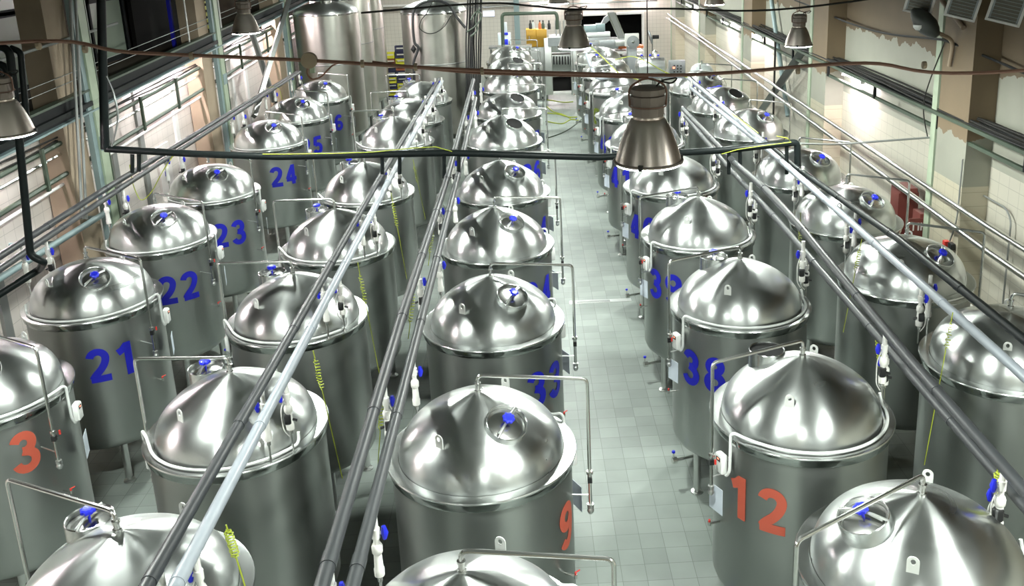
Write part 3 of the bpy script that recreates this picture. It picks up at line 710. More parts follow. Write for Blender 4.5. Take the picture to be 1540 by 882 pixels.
# mezzanine railing
Rl = empty('mezzanine_railing', (-8.25, 10, 5.0), 'thin steel railing with wires along the left mezzanine', 'railing')
oR = (-8.25, 10, 5.0)
for z, r in ((.60, .008), (.75, .008), (1.35, .028)):
    y0_, y1_ = (YF + 1, 40) if z < 1 else (14.5, 19.6)
    put('rail', MB().tube(local([(-8.26, y0_, zl(y0_) + z), (-8.26, y1_, zl(y1_) + z)], oR), r, 8).mesh('rail', 'conduit'), Rl)
for y in (11.5, 14.8, 23.6, 26.2, 28.6, 33.5):
    put('post', MB().tube(local([(-8.26, y, zl(y) + .36), (-8.26, y, zl(y) + 1.9)], oR), .022, 8).mesh('post', 'white_paint'), Rl)
# sheeted windows above the mezzanine
def quad_panel(name, c4, th, m, kind=True, inset=None):
    mb = MB(); mb.plate(c4, th, (1, 0, 0)); o = put(name, mb.mesh(name, m))
    if kind: o['kind'] = 'structure'
    return o
XW_ = XL - .9 + .06
def wy(u, v, X): p = at(u, v, x=X); return p
for k, (ya, yb, za, zb) in enumerate(((17.55, 19.15, 5.03, 6.35), (21.5, 23.2, 5.05, 6.32), (17.2, 19.3, 6.48, 7.9), (12.0, 14.6, 5.0, 6.6))):
    X_ = -9.66
    fo = struct('window_%d' % (k + 1), MB().box((X_, (ya + yb) / 2, (za + zb) / 2), (.03, yb - ya, zb - za)), 'sheet_film')
    fr = MB()
    for c, d in (((X_, ya - .05, (za + zb) / 2), (.12, .1, zb - za + .2)), ((X_, yb + .06, (za + zb) / 2), (.14, .13, zb - za + .2)), ((X_, (ya + yb) / 2, za - .05), (.12, yb - ya + .2, .1)), ((X_, (ya + yb) / 2, zb + .05), (.12, yb - ya + .2, .1))): fr.box(c, d)
    f = put('window_frame', fr.mesh('window_frame', 'black_beam')); f.parent = fo
# openings beyond (dark) : a dark panel colours in their shade
yp = [at(295, 5, x=-9.2), at(325, 0, x=-9.2), at(328, 75, x=-9.2), at(300, 85, x=-9.2)]
pn = empty('perforated_panel', (-9.2, 28, 4.4), 'yellow panel with rows of dark slots on the left mezzanine', 'panel')
ya, yb, za, zb = yp[0].y, yp[1].y, yp[3].z, yp[0].z
put('sheet', MB().box((0, (ya + yb) / 2 - 28, (za + zb) / 2 - 4.4), (.04, yb - ya, zb - za)).mesh('sheet', 'yellow_panel'), pn)
for i in range(8):
    for j in range(4):
        y = ya + (yb - ya) * (j + .35 + .3 * (i % 2)) / 4; z = za + (zb - za) * (i + .5) / 8
        put('slot', MB().box((.03, y - 28, z - 4.4), (.02, .2, .07)).mesh('slot', 'dark_void'), pn)
put('foot_bar', MB().box((0, (ya + yb) / 2 - 28, za - 4.4 - .02), (.12, yb - ya + .1, .05)).mesh('foot_bar', 'black_beam'), pn)
tag(put('mezzanine_post', MB().box((-9.0, 24.6, 5.6), (.08, .12, 2.2)).mesh('mezzanine_post', 'blue_paint')), 'blue post at the far end of the dark mezzanine opening', 'post')
bb = MB(); bb.box((-9.55, 25.2, 6.0), (.1, 3.4, 2.2)); struct('opening_shade', bb, 'dark_void')  # dark panel, the shade of the mezzanine opening put into its colour
# left pillars: plastered pilaster + painted steel column
for k, y in enumerate((10.0, 17.9, 25.6, 33.2, 40.8)):
    nm = ['nearest', 'second', 'third', 'fourth', 'farthest'][k]
    p = empty('steel_column', (-8.2, y, 0), 'pale green and blue-grey steel column on the left wall, %s to the camera' % nm, 'column', 'steel columns of the left wall')
    put('web', MB().box((0, -.04, ZC / 2), (.12, .30, ZC)).mesh('web', 'pale_green_paint'), p)
    put('side_flange', MB().box((-.03, -.27, ZC / 2), (.10, .16, ZC)).mesh('side_flange', 'blue_grey_paint'), p)
    put('far_flange', MB().box((.0, .13, ZC / 2), (.14, .04, ZC)).mesh('far_flange', 'green_paint'), p)
    put('splice_plate', MB().box((.0, -.04, 3.95), (.15, .28, .28)).mesh('splice_plate', 'blue_grey_paint'), p)
    tag(put('pilaster', MB().box((-8.55, y - .72, ZC / 2), (.46, .78, ZC)).mesh('pilaster', 'pillar_plaster')), 'cream plastered pilaster before the %s left steel column' % nm, 'pilaster', 'pilasters of the left wall')
# vertical ribs on the left tiled wall
for k, (y, c) in enumerate(((19.6, 'conduit'), (21.1, 'conduit'), (23.3, 'white_paint'), (28.2, 'white_paint'), (13.6, 'conduit'), (14.7, 'conduit'), (29.6, 'white_paint'))):
    tag(put('wall_batten', MB().box((XL + .03, y, 2.2), (.06, .22, 4.4)).mesh('wall_batten', c)), 'flat vertical grey-white batten on the left tiled wall', 'batten', 'battens of the left wall')
# wall-mounted rails below the mezzanine
def rail_y(name, pts, r, m, label, cat, group=None, n=10): return pipe_thing(name, pts, r, m, label, cat, group, fil=.1, n=n)
for k, (dz, x, r, m, lab) in enumerate(((-.42, -8.42, .045, 'green_paint', 'upper dull green rail under the left mezzanine'), (-.62, -8.45, .03, 'pipe_steel', 'bright thin pipe under the left mezzanine'),
                                        (-.98, -8.40, .045, 'green_paint', 'lower dull green rail on the left wall'), (-1.18, -8.5, .03, 'white_paint', 'white thin pipe lowest on the left wall'))):
    rail_y('wall_rail', [(x, 4, zl(4) + dz), (x, 47, zl(47) + dz)], r, m, lab, 'rail', 'rails under the mezzanine', n=6)
for y in (13., 16., 20.4, 22.6, 28., 31., 36.):
    tag(put('rail_bracket', MB().box((-8.36, y, zl(y) - .70), (.05, .08, .75)).mesh('rail_bracket', 'green_paint')), 'short green bracket joining the two left wall rails', 'bracket', 'brackets of the left wall rails')
# bundle of dark cables under mezzanine
for k in range(4):
    pts = []
    for i in range(40):
        y = 6 + i * 1.0; pts.append((-8.48 + .03 * math.sin(i * 1.3 + k), y, zl(y) - .30 - .05 * k + .035 * math.sin(i * .9 + k * 2)))
    tag(put('cable_run', MB().tube(pts, .018, 5).mesh('cable_run', 'dark_cable')), 'dark loose cable slung under the left mezzanine', 'cable', 'cables under the mezzanine')
# fluorescent tubes washing the tiled walls
def tube_light(x, y, z, L, label, rx=0):
    t = empty('strip_light', (x, y, z), label, 'light', 'fluorescent strips on the walls')
    put('housing', MB().box((0, 0, .05), (.14, L, .05)).mesh('housing', 'white_paint'), t)
    put('tube', MB().tube([(0, -L / 2 + .05, 0), (0, L / 2 - .05, 0)], .026, 10).mesh('tube', 'tube_glow'), t)
    for s in (-1, 1): put('end_cap', MB().box((0, s * (L / 2 - .04), .0), (.09, .06, .09)).mesh('end_cap', 'white_plastic'), t)
for i, y in enumerate((8.5, 14.2, 21.5, 23.5, 29.0, 31.4, 37, 43)):
    tube_light(-8.62, y, zl(y) - .075, 1.3, 'fluorescent strip tucked under the left mezzanine edge, number %s from the camera' % ordw[i])
for i, (y, z) in enumerate(((21.3, 4.02), (30.3, 3.98), (35.2, 3.9), (43, 3.9))):
    t = tube_light(7.52, y, z, 1.35, 'white strip light below the right cable tray, %s from the camera' % ordw[i])
# electric cabinet on the left wall
cb = empty('wall_panel', (XL + .03, 22.2, 2.35), 'pink-grey closed panel on the left tiled wall', 'panel')
put('door', MB().box((0, 0, 0), (.05, .75, 1.15)).mesh('door', 'sign_white'), cb); put('notice', MB().box((.03, -.0, -.12), (.01, .22, .12)).mesh('notice', 'blue_paint'), cb)
# diagonal braces
def brace(a, b, w_, m, label):
    a, b = Vector(a), Vector(b); o = put('diagonal_brace', MB().tube([Vector((0, 0, 0)), b - a], w_, 4 if 'beam' in label else 12).mesh('diagonal_brace', m), loc=a); tag(o, label, 'brace')
brace(at(350, -40, x=-8.0), at(412, 152, x=-8.0), .09, 'conduit', 'grey round diagonal brace behind the left hanging lamp')
brace(at(440, -20, x=-7.7), at(382, 175, x=-7.7), .09, 'steel_dark', 'dark diagonal brace crossing beam right of the left hanging lamp')
brace(at(1136, 180, x=7.45), at(1213, 68, x=7.45), .14, 'steel_dark', 'dark diagonal brace beam on the right wall below the lamp')
brace(at(1185, 175, x=7.6), at(1160, 0, x=7.6), .07, 'blue_grey_paint', 'slim diagonal brace behind the right hanging lamp')
# black pipes at the far left
Gb = 'black pipes at the left picture edge'
pipe_thing('black_pipe', [at(-20, 68, y=12), at(14, 72, y=12), at(26, 180, y=12), at(46, 385, y=12), at(66, 394, y=12), at(60, 405, y=12.6), at(-15, 452, y=12.2)], .05, 'pipe_black', 'black pipe dropping at the left picture edge with an elbow at its foot', group=Gb)
pipe_thing('black_pipe', [at(-20, 95, y=12.3), at(10, 98, y=12.3), at(22, 172, y=12.3)], .05, 'pipe_black', 'short black elbow pipe behind the left edge pipe', group=Gb)
pipe_thing('black_pipe', [at(16, 72, y=12.1), at(31, 78, y=12.1), at(40, 180, y=12.1)], .04, 'pipe_black', 'thin black elbow pipe right of the left edge pipe', group=Gb)
_ta, _tb = at(-10, 425, x=-8.0), at(162, 318, x=-8.0)
_tr = pipe_thing('steel_tray', [_ta, _tb], .055, 'blue_grey_paint', 'blue-grey tube below the left wall pipes', 'rail')
for _f in (.1, .5, .9):
    _p = (_tb - _ta) * _f; put('wall_bracket', MB().tube([_p, _p + Vector((-.8, 0, 0))], .03, 8).mesh('wall_bracket', 'blue_grey_paint'), _tr)
# conduits on the near left pilaster
for k, (u0, u1) in enumerate(((104, 124), (112, 130))):
    pipe_thing('conduit', [at(u0, -30, x=-8.1), at(u0 + 2, 8, x=-8.1), at(u1, 330, x=-8.1)], .028, 'conduit', ['left', 'right'][k] + ' of two grey vertical conduits on the near left pilaster', 'conduit', fil=.05, n=8)

# ------------------------------------------------------------------ right wall
for k, y in enumerate((8.3, 15.75, 23.3, 31.0, 38.9, 46.5)):
    nm = ['nearest', 'second', 'third', 'fourth', 'fifth', 'sixth'][k]
    tag(put('wall_pillar', MB().box((7.58, y, ZC / 2), (.46, 1.15, ZC)).mesh('wall_pillar', 'pillar_tiles')), 'cream tiled pillar on the right wall, %s to the camera' % nm, 'pillar', 'pillars of the right wall')
    if k: tag(put('column_flange', MB().box((7.50, y - -.72, ZC / 2), (.34, .20, ZC)).mesh('column_flange', 'pale_green_paint')), 'pale green steel column beyond the %s right wall pillar' % nm, 'column', 'steel columns of the right wall')
# cable tray with cables
tr = empty('cable_tray', (7.45, 10, 4.2), 'dark cable tray with angle irons along the right wall', 'cable tray')
oT = (7.45, 10, 4.2)
put('outer_rail', MB().box((-.16, 16, -.02), (.05, 54, .06)).mesh('outer_rail', 'green_paint'), tr)
put('inner_rail', MB().box((.18, 16, .02), (.05, 54, .06)).mesh('inner_rail', 'black_beam'), tr)
put('pan', MB().box((.02, 16, -.04), (.34, 54, .012)).mesh('pan', 'black_beam'), tr)
put('lower_rail', MB().box((-.05, 16, -.33), (.06, 54, .06)).mesh('lower_rail', 'green_paint'), tr)
for i in range(17):
    put('tray_bracket', MB().box((-.08, -6 + i * 3.1, -.18), (.05, .07, .32)).mesh('tray_bracket', 'black_beam'), tr)
for k in range(9):
    pts = []
    for i in range(60):
        y = -2 + i * .86; pts.append((7.33 + .038 * k + .02 * math.sin(i * .7 + k * 1.7), y, 4.22 + .03 * math.sin(i * .5 + k) + .03 * (k % 3)))
    tag(put('tray_cable', MB().tube(pts, .02, 5).mesh('tray_cable', 'dark_cable' if k % 3 else 'black_rubber')), 'dark cable lying in the right wall cable tray', 'cable', 'cables in the right wall tray')
# silver pipes on the right wall
Gs = 'silver pipes along the right wall'
pipe_thing('wall_pipe', [(7.25, 3, 2.85), (7.25, 14, 2.78), (7.25, 38, 2.98), (7.25, 48, 3.1)], .045, 'pipe_steel', 'upper bright silver pipe along the right wall', group=Gs)
pipe_thing('wall_pipe', [(7.20, 3, 2.47), (7.20, 14, 2.42), (7.20, 38, 2.86), (7.20, 48, 2.9)], .055, 'pipe_steel', 'lower bright silver pipe along the right wall', group=Gs)
pipe_thing('wall_pipe', [(7.30, 3, 2.40), (7.30, 14, 2.36), (7.30, 38, 2.78), (7.30, 48, 2.8)], .03, 'galvanised', 'thin silver pipe tucked behind the lower right wall pipe', group=Gs)
pipe_thing('floor_pipe', [(7.45, 4, 1.0), (7.45, 20, 1.0)], .11, 'white_paint', 'fat pale pipe low on the right wall beside the tanks', group=None)
# red fire cabinets
for k, (x, y, H, lab) in enumerate(((7.42, 17.75, 2.42, 'tall dark red metal fire cabinet by the right wall'), (7.42, 16.85, 2.16, 'dark red fire cabinet with white Cyrillic letters on its open door'))):
    cab = empty('fire_cabinet', (x, y, 0), lab, 'cabinet')
    put('body', MB().rbox((0, 0, H / 2), (.34 if k == 0 else .22, .5 if k == 0 else .36, H), .01).mesh('body', 'cabinet_red'), cab)
    dr = put('door', MB().box((0, 0, H / 2), (.40, .03, H * .92)).mesh('door', 'cabinet_red'), cab, (-.02 if k == 0 else -.14, -.27 if k == 0 else -.22, .02))
    put('handle', MB().box((-.14, -.025, 1.3), (.03, .02, .1)).mesh('handle', 'black_plastic'), dr)
    if k:
        for txt, sz, zz in (('ПК', .20, H - .32), ):
            cu = bpy.data.curves.new('lettering', 'FONT'); cu.body = txt; cu.size = sz; cu.align_x = 'CENTER'; cu.extrude = .002; cu.offset = .004
            ob = bpy.data.objects.new('t', cu); COL.objects.link(ob); bpy.context.view_layer.update()
            me = bpy.data.meshes.new_from_object(ob.evaluated_get(bpy.context.evaluated_depsgraph_get())); bpy.data.objects.remove(ob)
            me.materials.clear(); me.materials.append(MATS['sign_white'])
            for v in me.vertices: v.co = Vector((v.co.x, -.018 - v.co.z, v.co.y))
            put('lettering', me, dr, (0, 0, zz))
# sockets and conduits on right wall
sk = empty('wall_socket', (7.33, 15.3, 2.0), 'small dark wall socket with a grey cord on the second right pillar', 'socket')
put('box', MB().rbox((-.03, 0, 0), (.08, .14, .11), .01).mesh('box', 'black_plastic'), sk); put('plug', MB().rbox((-.04, .2, -.03), (.09, .1, .13), .01).mesh('plug', 'red_plastic'), sk)
put('cord', MB().tube(fillet([(-.02, .1, .06), (-.02, -.1, .5), (-.02, -.12, 1.6)], .3), .014, 6).mesh('cord', 'conduit'), sk)
pipe_thing('conduit', [(7.76, 17.2, 2.9), (7.72, 14.4, 2.95), (7.72, 14.2, 2.8), (7.72, 14.2, .3)], .016, 'conduit', 'thin grey conduit going down the nearest right tiled bay', 'conduit', n=8)
pipe_thing('conduit', [(7.3, 27.3, 4.2), (7.3, 27.3, 1.2)], .03, 'dark_cable', 'dark vertical conduit on the far right wall', 'conduit', n=8)
# steel air heaters near the ceiling
for k, (u, lab) in enumerate(((1384, 'leftmost of the three metal air heaters high on the right wall'), (1449, 'middle metal air heater with a square grille high on the right wall'), (1515, 'rightmost metal air heater at the top right corner'))):
    c = at(u, 2 + 5 * k, x=6.75)
    h = empty('air_heater', c, lab, 'heater', 'air heaters on the right wall')
    xa = Vector((.50, .78, .30)).normalized(); za = (Vector((.25, -.05, 1)) - xa * xa.dot(Vector((.25, -.05, 1)))).normalized(); ya = za.cross(xa)
    R = Matrix(((xa.x, ya.x, za.x), (xa.y, ya.y, za.y), (xa.z, ya.z, za.z))) @ Matrix.Scale(.74, 3)
    m = MB(); m.box(R @ Vector((.25, 0, 0)), (.5, .55, .62), M=R); put('duct_body', m.mesh('duct_body', 'galvanised'), h)
    m = MB(); m.box(R @ Vector((-.005, 0, 0)), (.02, .46, .52), M=R); put('grille', m.mesh('grille', 'tin_grille'), h)
    m = MB()
    for c2, d2 in (((-.02, 0, .29), (.04, .62, .05)), ((-.02, 0, -.29), (.04, .62, .05)), ((-.02, .29, 0), (.04, .05, .62)), ((-.02, -.29, 0), (.04, .05, .62))): m.box(R @ Vector(c2), d2, M=R)
    put('frame', m.mesh('frame', 'white_paint'), h)
    m = MB()
    for i in range(7): m.box(R @ Vector((-.02, 0, -.22 + i * .073)), (.012, .46, .012), M=R)
    put('louvre', m.mesh('louvre', 'steel_dark'), h)
    put('bracket', MB().tube([(.3, 0, .2), (.78, 0, .5)], .03, 8).mesh('bracket', 'black_beam'), h)
# cobra-head lamp on the right wall
b0 = at(1432, 92, x=7.3); hd = at(1400, 44, x=6.85); tip = at(1372, 14, x=6.6)
sl = empty('flood_lamp', b0, 'old dark street-type lamp head on a bent arm, right wall under the heaters', 'lamp')
put('arm', MB().tube(local(fillet([b0 + Vector((0, .1, -.1)), b0 + Vector((0, 0, .35)), hd], .15), b0), .035, 10).mesh('arm', 'pillar_plaster'), sl)
a_, b_ = hd - b0 + (hd - tip) * .35, tip - b0
pts = [a_.lerp(b_, t) for t in (0, .15, .35, .6, .85, 1.)]
m = MB(); m.tube(pts, [.05, .12, .17, .17, .11, .04], 12); put('head', m.mesh('head', 'lamp_dark'), sl)
m = MB(); q = a_.lerp(b_, .6) + Vector((-.06, -.05, -.10)); m.lathe([(0, -.07), (.06, -.06), (.10, -.02), (.11, .03)], 14, q); put('glass_cover', m.mesh('glass_cover', 'white_plastic'), sl)
brace(at(1408, -10, x=7.3), at(1449, 42, x=7.3), .04, 'pillar_plaster', 'cream slanting strut beside the old lamp head')

# ------------------------------------------------------------------ overhead cables
def cable(pts, r, m, label, knots=(), name='overhead_cable'):
    pts = [Vector(p) for p in pts]; o = pts[0]; dense = []
    for i in range(len(pts) - 1):
        a = pts[max(0, i - 1)]; b = pts[i]; c = pts[i + 1]; d = pts[min(len(pts) - 1, i + 2)]
        for k in range(8):
            t = k / 8; dense.append(.5 * ((2 * b) + (c - a) * t + (2 * a - 5 * b + 4 * c - d) * t * t + (3 * b - a - 3 * c + d) * t ** 3))
    dense.append(pts[-1])
    t = put(name, MB().tube([p - o for p in dense], r, 6).mesh(name, m), loc=o); tag(t, label, 'cable')
    for p in knots:
        put('cable_tie', MB().lathe([(r * 1.0, -.012), (r * 2., -.01), (r * 2., .01), (r * 1.0, .012)], 8, Vector(p) - o, Matrix.Rotation(PI / 2, 3, 'Y')).mesh('cable_tie', 'pillar_plaster'), t)
    return t
kp = lambda us, y: [at(u, v, y=y) for u, v in us]
cable([Vector((-8.3, 6, 6.95)), Vector((-6.2, 6, 6.84))] + kp(((0, 65), (200, 79), (465, 91), (700, 105), (980, 113), (1100, 109), (1300, 95), (1540, 106)), 6.0) + [Vector((7.3, 6, 6.9))], .0125, 'brown_cable',
      'brown cable spanning the hall and carrying the nearest lamp', kp(((58, 69), (128, 74), (288, 84), (545, 96), (625, 101), (725, 107), (1200, 106), (1390, 98)), 6.0))
cable(kp(((560, 93), (700, 109), (860, 114), (975, 117)), 6.02), .008, 'brown_cable', 'thin brown cable tied under the nearest spanning cable')
cable([Vector((-2.2, 13, 6.6))] + kp(((725, 5), (800, 9), (863, 14), (1000, 13), (1200, 12)), 13.) + [Vector((7.3, 13, 6.8))], .015, 'dark_cable', 'dark cable spanning the hall above the second hanging lamp')
cable([at(1204, 216, x=4.83), at(1260, 217, y=16.6), at(1330, 212, y=16.6), at(1398, 207, x=7.3)], .02, 'conduit', 'twisted grey cable from the cross pipe elbow to the right pillar')
cable([at(1195, 0, x=7.3), at(1225, 12, x=7.5), at(1275, 34, x=7.5), at(1330, 50, x=7.5), at(1400, 58, x=7.3), at(1424, 62, x=7.3), at(1480, 84, x=7.5), at(1545, 112, x=7.6)], .022, 'black_rubber', 'black drooping cable high on the right wall')
cable([at(1395, 207, x=7.3), at(1390, 150, x=7.32), at(1423, 58, x=7.32)], .012, 'dark_cable', 'thin dark cable going up the second right pillar')
cable([at(160, 115, y=16.2), at(172, 145, y=16.), at(177, 180, y=16.), at(168, 220, y=16.2)], .018, 'conduit', 'pale loose cable beside the black riser at left')
# round disc on brown cable
ds = empty('junction_box', at(465, 91, y=6.0), 'round beige junction box on the brown spanning cable', 'box')
put('disc', MB().lathe([(0, -.025), (.05, -.025), (.052, 0), (.05, .02), (0, .022)], 24, M=Matrix.Rotation(PI / 2, 3, 'X')).mesh('disc', 'pillar_plaster'), ds)
put('clip', MB().box((.015, 0, -.06), (.03, .02, .04)).mesh('clip', 'pale_green_paint'), ds)
put('cord_loop', MB().tube(local(fillet(kp(((463, 98), (462, 112), (468, 120), (482, 117), (500, 98), (512, 94)), 6.0), .05), at(465, 91, y=6.0)), .006, 6).mesh('cord_loop', 'brown_cable'), ds)

# ------------------------------------------------------------------ hanging lamps
def lamp_meshes():
    L = {}; k = .84
    q = lambda pr: [(r, z * k) for r, z in pr]
    L['reflector'] = MB().lathe(q([(.095, .36), (.115, .35), (.135, .31), (.165, .23), (.195, .13), (.215, .04), (.225, .0), (.222, .0), (.210, .04), (.190, .13), (.160, .23), (.130, .305), (.10, .33)]), 56, close=True).mesh('reflector', 'lamp_metal', 50)
    L['glass'] = MB().lathe([(.216, .002), (.214, -.010), (.15, -.018), (0, -.021)][::-1], 40).mesh('glass', 'lamp_glass')
    L['rim_ring'] = MB().lathe([(.221, .004), (.233, .006), (.235, .016), (.228, .022), (.219, .020)], 48, close=True).mesh('rim_ring', 'lamp_housing')
    L['neck_ring'] = MB().lathe(q([(.085, .355), (.10, .355), (.102, .37), (.096, .385), (.085, .385)]), 36, close=True).mesh('neck_ring', 'lamp_metal')
    m = MB(); m.lathe(q([(.10, .375), (.108, .38), (.108, .445), (.098, .45), (.098, .458), (.114, .462), (.114, .535), (.100, .542), (.100, .546), (.115, .550), (.115, .59), (.09, .605), (0, .608)]), 12); L['ballast_housing'] = m.mesh('ballast_housing', 'lamp_housing', 25)
    m = MB(); m.lathe(q([(.116, .452), (.124, .453), (.124, .46), (.116, .461)]), 24, close=True); m.tube(fillet([(-.12, 0, .385), (-.125, 0, .51), (-.03, 0, .56), (.03, 0, .56), (.125, 0, .51), (.12, 0, .385)], .05), .007, 8)
    L['hanging_bracket'] = m.mesh('hanging_bracket', 'brown_cable')
    m = MB()
    for a in (250, 10, 130): m.box(P(.228, a, .014), (.022, .03, .036), math.radians(a))
    L['clip'] = m.mesh('clip', 'black_plastic')
    L['feed_wire'] = MB().tube(fillet([(.05, 0, .50), (.09, 0, .545), (.2, .0, .56), (.16, 0, .52), (.0, 0, .56)], .05), .006, 6).mesh('feed_wire', 'dark_cable')
    return L
LM = lamp_meshes()
def lamp(x, y, z, label, s=1.0):
    t = empty('hanging_lamp', (x, y, z), label, 'lamp', 'bell-shaped hanging lamps')
    for n_, me in LM.items(): put(n_, me, t)
    t.scale = (s, s, s)
    put('suspension', MB().tube([(0, 0, .555), (0, 0, (ZC - z) / s)], .004, 5).mesh('suspension', 'dark_cable'), t)
    return t
p = at(975, 240, y=6.05)
lamp(p.x, 6.05, 6.12, 'large brushed bell lamp hanging nearest the camera, right of the aisle')
lamp(.68, 13.0, 6.02, 'bell lamp hanging above the far aisle, second along the middle line')
lamp(.76, 20.6, 6.02, 'small bell lamp cut by the top edge, right of centre')
lamp(-4.47, 15.4, 6.16, 'bell lamp over the left mezzanine edge')
lamp(-4.60, 8.3, 6.05, 'bell lamp cut by the left picture edge')
lamp(4.50, 15.4, 5.60, 'bell lamp hanging in front of the right wall cable tray')
lamp(4.35, 21.6, 5.78, 'bell lamp cut by the top edge near the right wall')
k = 0
for x, y, z in ((-4.5, 22.5, 6.3), (-4.5, 29.5, 6.6), (-4.5, 36.5, 6.6), (.75, 27.8, 6.6), (.75, 35, 6.6), (.75, 42, 6.6), (4.4, 29, 6.6), (4.4, 36.5, 6.6), (4.4, 43.5, 6.6), (-4.5, 44, 6.6), (4.6, 4.4, 6.4), (-4.5, 1.5, 6.4), (4.5, 1.5, 6.4), (.4, -1.2, 6.8)):
    k += 1; lamp(x, y, z, 'unseen bell lamp added to light the hall, above the picture')  # unseen lamps, added to keep the light even through the hall

# ------------------------------------------------------------------ tall vessels at the back
def tall_vessel(x, y, r, zt, label, n=2):
    t = empty('tall_vessel', (x, y, 0), label, 'tank', 'tall vessels at the back')
    put('shell', MB().lathe([(0, .5), (r * .7, .55), (r, .8), (r, zt)], 64).mesh('shell', 'old_steel'), t)
    put('dome', MB().lathe([(r * 1.0, zt), (r * .995, zt + .06), (r * .93, zt + .16), (r * .85, zt + .21), (r * .6, zt + .32), (r * .3, zt + .39), (0, zt + .41)], 64).mesh('dome', 'dome_steel', 60), t)
    put('weld_seam', MB().lathe([(r, zt - 1.72), (r + .006, zt - 1.71), (r + .006, zt - 1.69), (r, zt - 1.68)], 64, close=True).mesh('weld_seam', 'steel_dark'), t)
    put('top_band', MB().lathe([(r, zt - .03), (r + .012, zt - .03), (r + .012, zt + .02), (r, zt + .02)], 64, close=True).mesh('top_band', 'band_chrome'), t)
    m = MB().lathe([(.2, zt + .32), (.2, zt + .45), (.17, zt + .47), (0, zt + .47)], 24, (.1, -.3, 0)); put('manway', m.mesh('manway', 'pipe_steel'), t)
    for a in (45, 135, 225, 315): put('leg', MB().tube([P(r * .85, a, 0), P(r * .85, a, .7)], .07, 10).mesh('leg', 'steel_dark'), t)
    return t
tall_vessel(-6.92, 33.6, 1.12, 4.95, 'tall stained steel vessel behind the blue 6 tank, nearest the left wall')
tall_vessel(at(565, 100, y=37.2).x - 1.15, 37.2, 1.15, 5.2, 'tall steel vessel peeking out behind the first tall vessel')
tall_vessel(at(583, 100, y=40.6).x - 1.15, 40.6, 1.15, 5.4, 'tall steel vessel farthest back, third from the left wall')
tall_vessel(-3.10, 32.9, 1.12, 4.92, 'tall steel vessel with loose hoses, left of the black hose bundle')
# hoses on the fourth vessel
Y2 = 31.7
cable(kp(((623, 220), (623, 120), (622, 95), (629, 72), (623, 62), (621, 22), (632, 6), (655, 1), (675, 8), (687, 26), (700, 42)), Y2), .05, 'black_rubber', 'thick grey hose looping over the fourth tall vessel', name='loose_hose')
cable(kp(((648, 8), (640, 22), (634, 30), (631, 42), (642, 50), (655, 49), (668, 40), (678, 24)), Y2), .018, 'dark_cable', 'thin wire loop on the fourth tall vessel', name='loose_hose')
tag(put('float_switch', MB().lathe([(0, -.16), (.10, 0), (0, .16)][::-1], 4, M=Matrix.Rotation(.3, 3, 'Z')).mesh('float_switch', 'black_plastic'), ), 'black diamond-shaped box on the fourth tall vessel hose', 'box').location = at(622, 74, y=Y2)
for k in range(9):
    u = 701 + 2.6 * k; y = 31.9 + .12 * (k % 3)
    cable(kp(((u, 168), (u + .5, 110), (u + 1.5 * math.sin(k), 60), (u + 2 + math.sin(k * 2), 20 - 3 * (k % 3)), (u + 3, -20)), y), .030, 'black_rubber', 'black vertical hose in the bundle right of the fourth tall vessel', name='riser_hose')
    sc.collection.objects[-1]
for o in bpy.data.objects:
    if o.name.startswith('riser_hose'): o['group'] = 'black hose bundle'
for k, a in enumerate((((708, 30), (716, 18), (724, 22), (720, 35)), ((702, 48), (714, 40), (724, 26), (718, 14)), ((708, 55), (718, 44), (715, 30), (722, 12)))):
    cable(kp(a, 31.6), .03, 'green_paint', 'tangled green-grey hose at the top of the black hose bundle', name='tangled_hose')
for o in bpy.data.objects:
    if o.name.startswith('tangled_hose'): o['group'] = 'tangled hoses'
# pale vertical pipe behind tank row B and dark green machine drum right of B8
# ------------------------------------------------------------------ crates between the vessels
GC_ = 'stacked bottle crates behind the vessels'
MATS_c = ['ochre', 'black_plastic', 'yellow_panel', 'red_plastic']
mat('crate_yellow', (.62, .58, .04), .5); mat('crate_navy', (.02, .02, .06), .5); mat('crate_brown', (.25, .07, .03), .5)
crm = {}
for c in ('crate_yellow', 'crate_navy', 'crate_brown'):
    m = MB(); w_, h_, d_ = .5, .27, .4
    m.box((0, 0, .015), (w_, d_, .03))
    for s in (-1, 1): m.box((s * (w_ / 2 - .015), 0, h_ / 2), (.03, d_, h_)); m.box((0, s * (d_ / 2 - .015), .05), (w_, .03, .07)); m.box((0, s * (d_ / 2 - .015), h_ - .04), (w_, .03, .06))
    crm[c] = m.mesh('crate', c)
for col_i in range(4):
    for z_i in range(9 - (col_i == 0)):
        c = ['crate_navy', 'crate_yellow', 'crate_navy', 'crate_yellow', 'crate_navy', 'crate_navy', 'crate_brown', 'crate_yellow', 'crate_navy'][(z_i + col_i) % 9]
        o = put('bottle_crate', crm[c], loc=(-5.35 + col_i * .54 - .9, 43.5, .285 * z_i + .0))
        tag(o, {'crate_navy': 'dark blue', 'crate_yellow': 'yellow', 'crate_brown': 'brown'}[c] + ' bottle crate, %s stack between the tall vessels, %s from the floor' % (ordw[col_i], ordw[z_i]), 'crate', GC_)

# ------------------------------------------------------------------ far end machinery
def bx(name, u0, v0, u1, v1, y, depth, m, parent, o, r=True):
    """a box whose front face at depth y covers the given picture rectangle"""
    a = at(u0, 100 if v1 is None else v1, y=y); b = at(u1, v0, y=y)
    if v1 is None: a.z = 0.
    c = ((a.x + b.x) / 2, y + depth / 2, (a.z + b.z) / 2); d = (b.x - a.x, depth, b.z - a.z)
    mb = MB(); (mb.rbox(Vector(c) - Vector(o), d, min(.02, d[0] / 6, d[2] / 6)) if r else mb.box(Vector(c) - Vector(o), d))
    return put(name, mb.mesh(name, m), parent)
